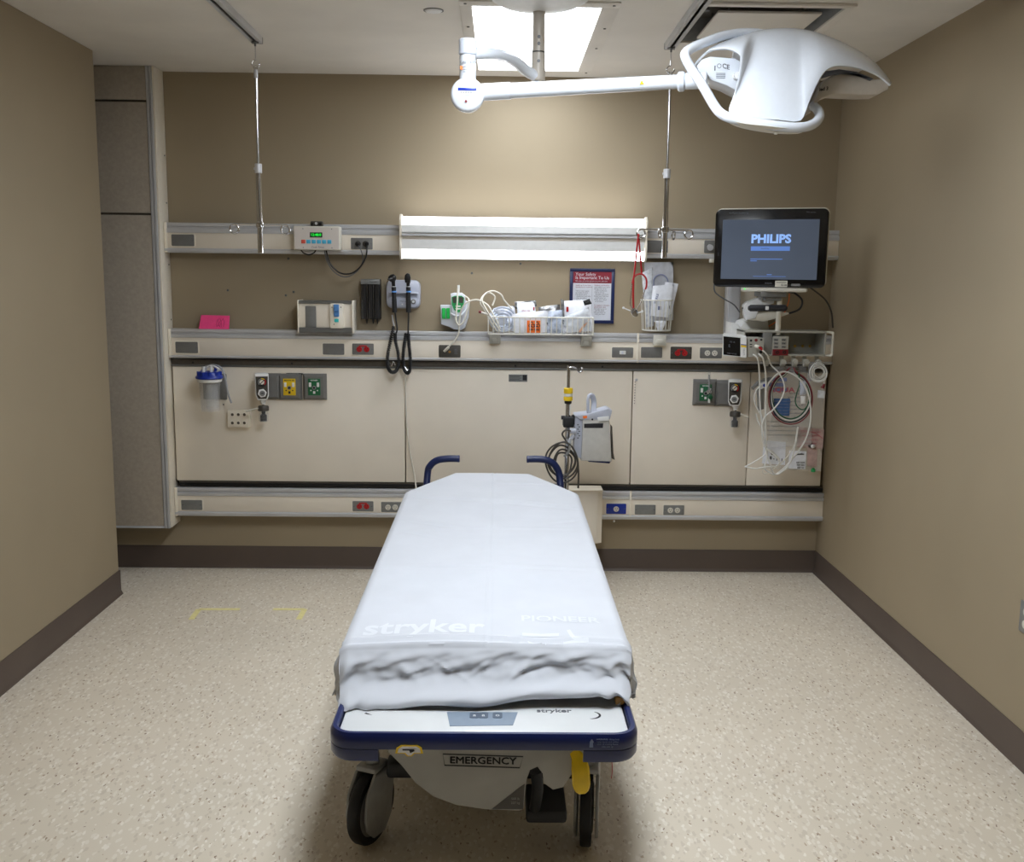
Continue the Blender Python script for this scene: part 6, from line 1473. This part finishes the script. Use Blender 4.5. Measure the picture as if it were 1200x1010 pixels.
# ------------------------------------------------------------------ cables and bags hanging under the module rack
CW = mat('cable_white', (214, 213, 208), .4, var=.02)
Yk = 5.06
def hang(name, P, m, label, r=.0042, dy=0): return cable(name, [PY(a, b, (c if c else Yk)+dy) for a, b, c in [(p+(0,))[:3] for p in P]], r, m, label)
W1 = [(882.5, 415, 5.00), (888, 421, 4.99), (890, 440), (890.5, 470), (893, 495), (897, 515), (899, 535), (896, 548), (901, 553), (908, 556), (917, 550), (930, 536), (944, 515), (950, 490), (948, 465), (940, 448), (928, 438), (915, 436), (903, 446), (898, 455)]
hang('white_cable', W1, 'cable_white', 'white cable in the widest loop hanging below the module rack', .0040)
W2 = [(889, 414.5, 5.00), (894, 420, 4.99), (897, 436), (897.5, 460), (897, 490), (897.5, 515), (898, 530), (903, 545), (907, 555), (915, 554), (926, 542), (932, 520), (935, 500)]
hang('white_cable', W2, 'cable_white', 'white cable hanging straight down the left side of cable bundle', .0042, -.012)
W3 = [(893, 410, 4.98), (899, 416, 4.98), (904, 428), (912, 436), (918, 447), (919, 458), (914, 470), (905, 481), (897, 488), (893, 500), (895, 520), (900, 527), (907, 533), (913, 540), (910, 546), (898, 547), (885, 549), (873, 547)]
t_ = hang('white_cable', W3, 'cable_white', 'white cable with a red plug, crossing down to the lower left', .0036, -.02)
g = G(); g.cyl(PY(885, 405.5, 4.99), PY(889.5, 406.5, 4.965), .009, .008, seg=14, bev=.002); cn = part('connector', g, 'offwhite', t_)
g = G(); g.cyl(PY(889.5, 406.5, 4.965), PY(893.5, 410, 4.96), .007, .005, seg=12); part('red_sleeve', g, 'red', t_, 'red connector sleeve')
W4 = [(893, 452), (887, 456), (884, 468), (888, 480), (894, 490), (895, 503), (889, 495), (886, 485)]
hang('white_cable', W4, 'cable_white', 'short white cable kinked beside the blue-capped sensor', .0036, .01)
W5 = [(873, 547), (884, 541), (895, 534), (899, 528), (904, 528), (912, 536), (914, 540)]
hang('white_cable', W5, 'cable_white', 'white cable loop reaching out at the lower left of the bundle', .0032, -.004)
W6 = [(895, 548), (894, 556-2), (900, 554), (912, 545), (925, 532), (934, 515)]
hang('white_cable', W6, 'offwhite', 'thin cream cable sweeping across the lower hanging bag', .003, .012)
for k, (m, rr, lb) in enumerate((('red', 0, 'dark red ECG lead wire, outermost of the coil'), ('black_rub', 1.2, 'black ECG lead wire in the coil'), ('cable_white', 2.3, 'white ECG lead wire in the coil'), ('knob_green', 3.3, 'green ECG lead wire in the coil'))):
    P = []
    for a in range(15):
        an = -PI/2+.30+a*(2*PI-.6)/14; P.append(PY(926.5+(25.6-rr*1.1)*math.cos(an)+.5*math.sin(an*2+k), 466-rr*.4+(31-rr*1.5)*math.sin(an), 5.09+.006*k))
    P = [PY(930, 431, 5.11)]+P+[PY(926, 431, 5.11)]
    cable('ecg_lead', P, .0034, m if m != 'red' else mat('lead_red', (120, 36, 44), .4, var=0), lb, group='ECG lead wires coiled on the hook')
q = [(936, 437), (937, 450), (934, 460), (932, 470), (935, 477), (941, 480), (946, 476)]
cable('ecg_lead', [PY(a, b, 5.075) for a, b in q], .003, 'knob_green', 'green lead branch dropping inside the coil', group='ECG lead wires coiled on the hook')
pouch('lead_connector_block', [(937, 447), (944, 446), (944.5, 462), (937.5, 463)], 5.07, 0, 'pump_grey', 'pale grey connector block inside the ECG coil', 'connector', seed=31, bulge=.008)
pouch('lead_connector_block', [(938, 464), (944, 464), (944, 473), (938.5, 473)], 5.07, 0, 'white', 'small white clip below the grey connector block', 'connector', seed=32, bulge=.006)
for k in range(4):
    cx_, cy_ = 959+.5*(k % 2), 436.5; P = [PY(cx_+(10.2-1.5*k)*math.cos(a*PI/6)+.5*math.sin(a*PI/3+k), cy_+(11.4-1.9*k)*math.sin(a*PI/6), 5.10+.006*k) for a in range(12)]
    g = G(); g.tube(P, .0028, 8, closed=True, sub=4)
    if k == 0: wc = solo('coiled_sensor_cable', g, 'cable_white', 'white cable wound in a tight coil on the right-hand hook', 'cable')
    else: part('cable_turn', g, 'cable_white', wc)
g = G(); g.tube([PY(950, 443, 5.10), PY(958, 447, 5.10), PY(965, 446, 5.10), PY(966, 451, 5.10)], .003, 8); part('cable_tail', g, 'cable_white', wc)
g = G(); g.cyl(PY(966, 450, 5.10), PY(963.5, 455, 5.10), .006, .010, seg=12); part('red_sleeve', g, 'dark_red', wc)
g = G(); P4 = pz([(959, 457), (967, 458), (966, 467), (958, 466)], 5.10); g.prism(P4, 5.095, 5.107, bev=.003); part('clear_clip', g, 'pack_clear', wc)
# blue-capped sensor holder at left
t = thing('pressure_transducer', 'clear probe holder with a blue cap hanging at the left of the bundle', 'medical device', tuple(PY(892, 480, 5.14)))
g = G(); g.prism(pz([(881, 454), (888, 447), (898, 443), (908, 442), (906, 446), (895, 449), (887, 453), (883, 457)], 5.13), 5.13, 5.15, bev=.003); part('grey_arm', g, 'steel_plate', t)
g = G(); g.prism(pz([(888, 455), (895, 453), (895, 479), (889, 481)], 5.12), 5.11, 5.15, bev=.004); part('grey_body', g, 'steel_plate', t)
g = G(); g.prism(pz([(891, 449), (898, 447), (899, 453), (892, 456)], 5.09), 5.085, 5.11, bev=.004); part('white_cap', g, 'white', t)
g = G(); q = PY(896, 451.5, 5.083); g.cyl((q.x, 5.080, q.z), (q.x, 5.086, q.z), .008, seg=14); part('blue_button', g, 'blue', t)
# hanging clear bags with printed sheets
t = thing('aqua_print_bag', 'clear hanging bag with red heading, blue picture and instruction text', 'bag', tuple(PY(922, 515, 5.2)))
def bag_sheet(P, Y, m, nm, lab=None, bulge=.004, seed=1):
    c = [PY(a, b, Y) for a, b in P]; o_ = seed*7.3
    g = G()
    def fn(u, v):
        p = c[0]*(1-u)*(1-v)+c[1]*u*(1-v)+c[2]*u*v+c[3]*(1-u)*v
        return p+Vector((0, .012*NZ.noise(Vector((u*3+o_, v*3, 1)))+bulge*math.sin(PI*u)*-1, 0))
    g.grid(fn, 14, 16, thick=.0008); return part(nm, g, m, t, lab)
bag_sheet([(896, 430), (950, 428), (951, 522), (895, 524)], 5.22, 'film_thin', 'clear_film', 'clear plastic film', seed=2)
Yg = 5.205
def blk(px0, py0, px1, py1, m, nm, Y=Yg, lab=None):
    a = Rr(px0, py0, px1, py1, Y); g = G(); g.box(a[0], a[1], Y-.0006, Y+.0006, a[2], a[3]); return part(nm, g, m, t, lab)
mat('bag_violet', (120, 128, 164), .4, var=.1); mat('bag_blue', (64, 100, 150), .4, var=.15, vs=30); mat('bag_red', (186, 92, 106), .4, var=.05)
for k in range(3): blk(899+2*k, 442.5+6*k, 922-(k % 2)*2, 446.8+6*k, 'bag_violet', 'violet_band')
q = PY(916, 457, Yg-.001); g = G(); g.text('AQUA', (q.x, Yg-.0008, q.z), .034, ext=.0004, sx=1.4, bold=.0008); part('lettering', g, 'bag_red', t, 'red AQUA lettering')
blk(906.5, 467, 925.5, 487, 'bag_blue', 'picture_block', lab='blue picture block')
g = G()
for k in range(5): q = PY(916, 470+3.6*k, Yg-.001); g.text('humidifier '+'water kit'[:9-(k % 3)*2], (q.x, Yg-.0011, q.z), .012, ext=.0003, bold=.0003)
part('print_text', g, 'print_blue', t)
g = G()
for k in range(7): q = PY(934, 461+4.6*k, Yg); g.text(['Sterile contents', 'single patient use', 'discard when empty', 'store below 40 C', 'lot and expiry', 'see directions', 'caution'][k], (q.x, Yg-.0006, q.z), .013, ext=.0003)
for k, s_ in enumerate(['Directions for use: open at arrow', 'Do not use if package is damaged', 'federal law restricts sale by order', 'connect tubing to the adapter and']): q = PY(918, 494+5.2*k, Yg); g.text(s_, (q.x, Yg-.0006, q.z), .0125, ext=.0003)
part('print_text', g, 'ink_grey', t)
t = thing('supply_bag', 'large clear bag low on the right panel with papers and tubing', 'bag', tuple(PY(925, 550, 5.23)))
bag_sheet([(906, 480), (967, 432), (962, 552), (893, 549)], 5.255, 'film_thin', 'clear_film', 'clear plastic film', seed=5)
for a in (((936, 500), (966, 503), (964, 526), (934, 524), 'blush_paper', 'pink_sheet'), ((895, 516), (921, 518), (920, 545), (893, 543), 'pack_white', 'white_sheet'), ((925, 528), (945, 529), (944, 550), (924, 549), 'pack_white', 'white_sheet'), ((946, 518), (958, 519), (957, 547), (946, 546), 'blush_paper', 'pink_sheet')):
    mat('blush_paper', (188, 162, 156), .5, var=.12, vs=40); c = [PY(x_, y_, 5.235) for x_, y_ in a[:4]]
    g = G(); V = c+[v+Vector((0, .0015, 0)) for v in c]; g.raw(V, [(0, 1, 2, 3), (7, 6, 5, 4), (0, 4, 5, 1), (1, 5, 6, 2), (2, 6, 7, 3), (3, 7, 4, 0)]); part(a[5], g, a[4], t)
g = G(); g.sweep([PY(952, 426, 5.155), PY(951, 433, 5.19), PY(950, 446, 5.254)], [(-.02, -.0008), (.02, -.0008), (.02, .0008), (-.02, .0008)], up=(0, -1, .3)); part('hanging_tab', g, 'film', t)
Yg = 5.2335
g = G(); q = PY(905.5, 531, Yg); g.cyl((q.x, Yg-.001, q.z), (q.x, Yg+.001, q.z), .010, seg=14)
q = PY(910, 538, Yg); g.text('8 - 10 L', (q.x, Yg-.0006, q.z), .024, ext=.0004, bold=.0008, right=(1, 0, -.2)); q = PY(938, 532, Yg); g.text('Smiths', (q.x, Yg-.0006, q.z), .014, bold=.0004)
for k in range(3): q = PY(938, 542+3*k, Yg); g.text('REF 4200'[:8-k], (q.x, Yg-.0006, q.z), .012)
part('print_text', g, 'ink', t)
g = G()
for k in range(4): q = PY(950, 506+4.5*k, Yg); g.text('waste bag instructions'[:22-k*3], (q.x, Yg-.0006, q.z), .012)
g.tube([PY(938, 504, 5.225), PY(950, 506, 5.225), (PY(958, 509, 5.225)), PY(964, 514, 5.225)], .0018, 6)
part('print_text', g, 'bag_red', t)
g = G(); q = PY(952.5, 523, 5.22); g.lathe([(0, -.01), (.010, -.006), (.012, .004), (.006, .010), (0, .011)], q, seg=14); part('white_cap', g, 'white', t)
g = G(); q = PY(953, 551, 5.22); g.lathe([(0, -.010), (.012, -.008), (.013, .003), (.005, .012), (0, .013)], q, seg=14); part('green_cap', g, 'lime', t, 'small green cap')

# ------------------------------------------------------------------ floor tape, wall plate, cable near the bed
mat('tape_yellow', (238, 228, 160), .5, var=.05)
def tape(P, label):
    t = thing('floor_tape', label, 'floor tape', (P[1][0], P[1][1], 0), 'yellow L-shaped tape marks on the floor')
    w_ = .028
    for a, b in ((P[0], P[1]), (P[1], P[2])):
        g = G(); a_, b_ = Vector((*a, .0011)), Vector((*b, .0011)); g.sweep([a_, b_], [(-w_/2, -.0005), (w_/2, -.0005), (w_/2, .0005), (-w_/2, .0005)], up=(0, 0, 1)); part('tape_strip', g, 'tape_yellow', t)
p = lambda x, y: tuple(PZ(x, y, 0))[:2]
tape((p(224, 726), p(233, 714), p(281, 714)), 'left L-shaped strip of pale yellow tape on the floor')
tape((p(350, 726), p(357, 714), p(320, 714)), 'right L-shaped strip of pale yellow tape on the floor')
q0, q1 = PX(1199.3, 703, XR), PX(1199.5, 741, XR)
t = thing('wall_plate', 'grey wall plate cut off by the right edge of the picture', 'wall plate', (XR, q0.y-.05, q1.z))
g = G(); g.box(XR-.006, XR-.0005, q0.y-.075, q0.y+.006, q1.z, q0.z, bev=.002); part('cover_plate', g, 'steel_plate', t)
g = G(); yy = q0.y-.035
for s_ in (-1, 1): g.cyl((XR-.0085, yy, (q0.z+q1.z)/2+s_*.022), (XR-.006, yy, (q0.z+q1.z)/2+s_*.022), .015, seg=16)
part('sockets', g, 'offwhite', t, kind='stuff')
g = G(); g.tube([PY(717, 892, 2.58), PY(717.5, 902, 2.58), PY(716.5, 912, 2.58)], .0012, 6); solo('red_thread', g, 'red', 'thin red tag cord dangling below the right of the bumper', 'cord')
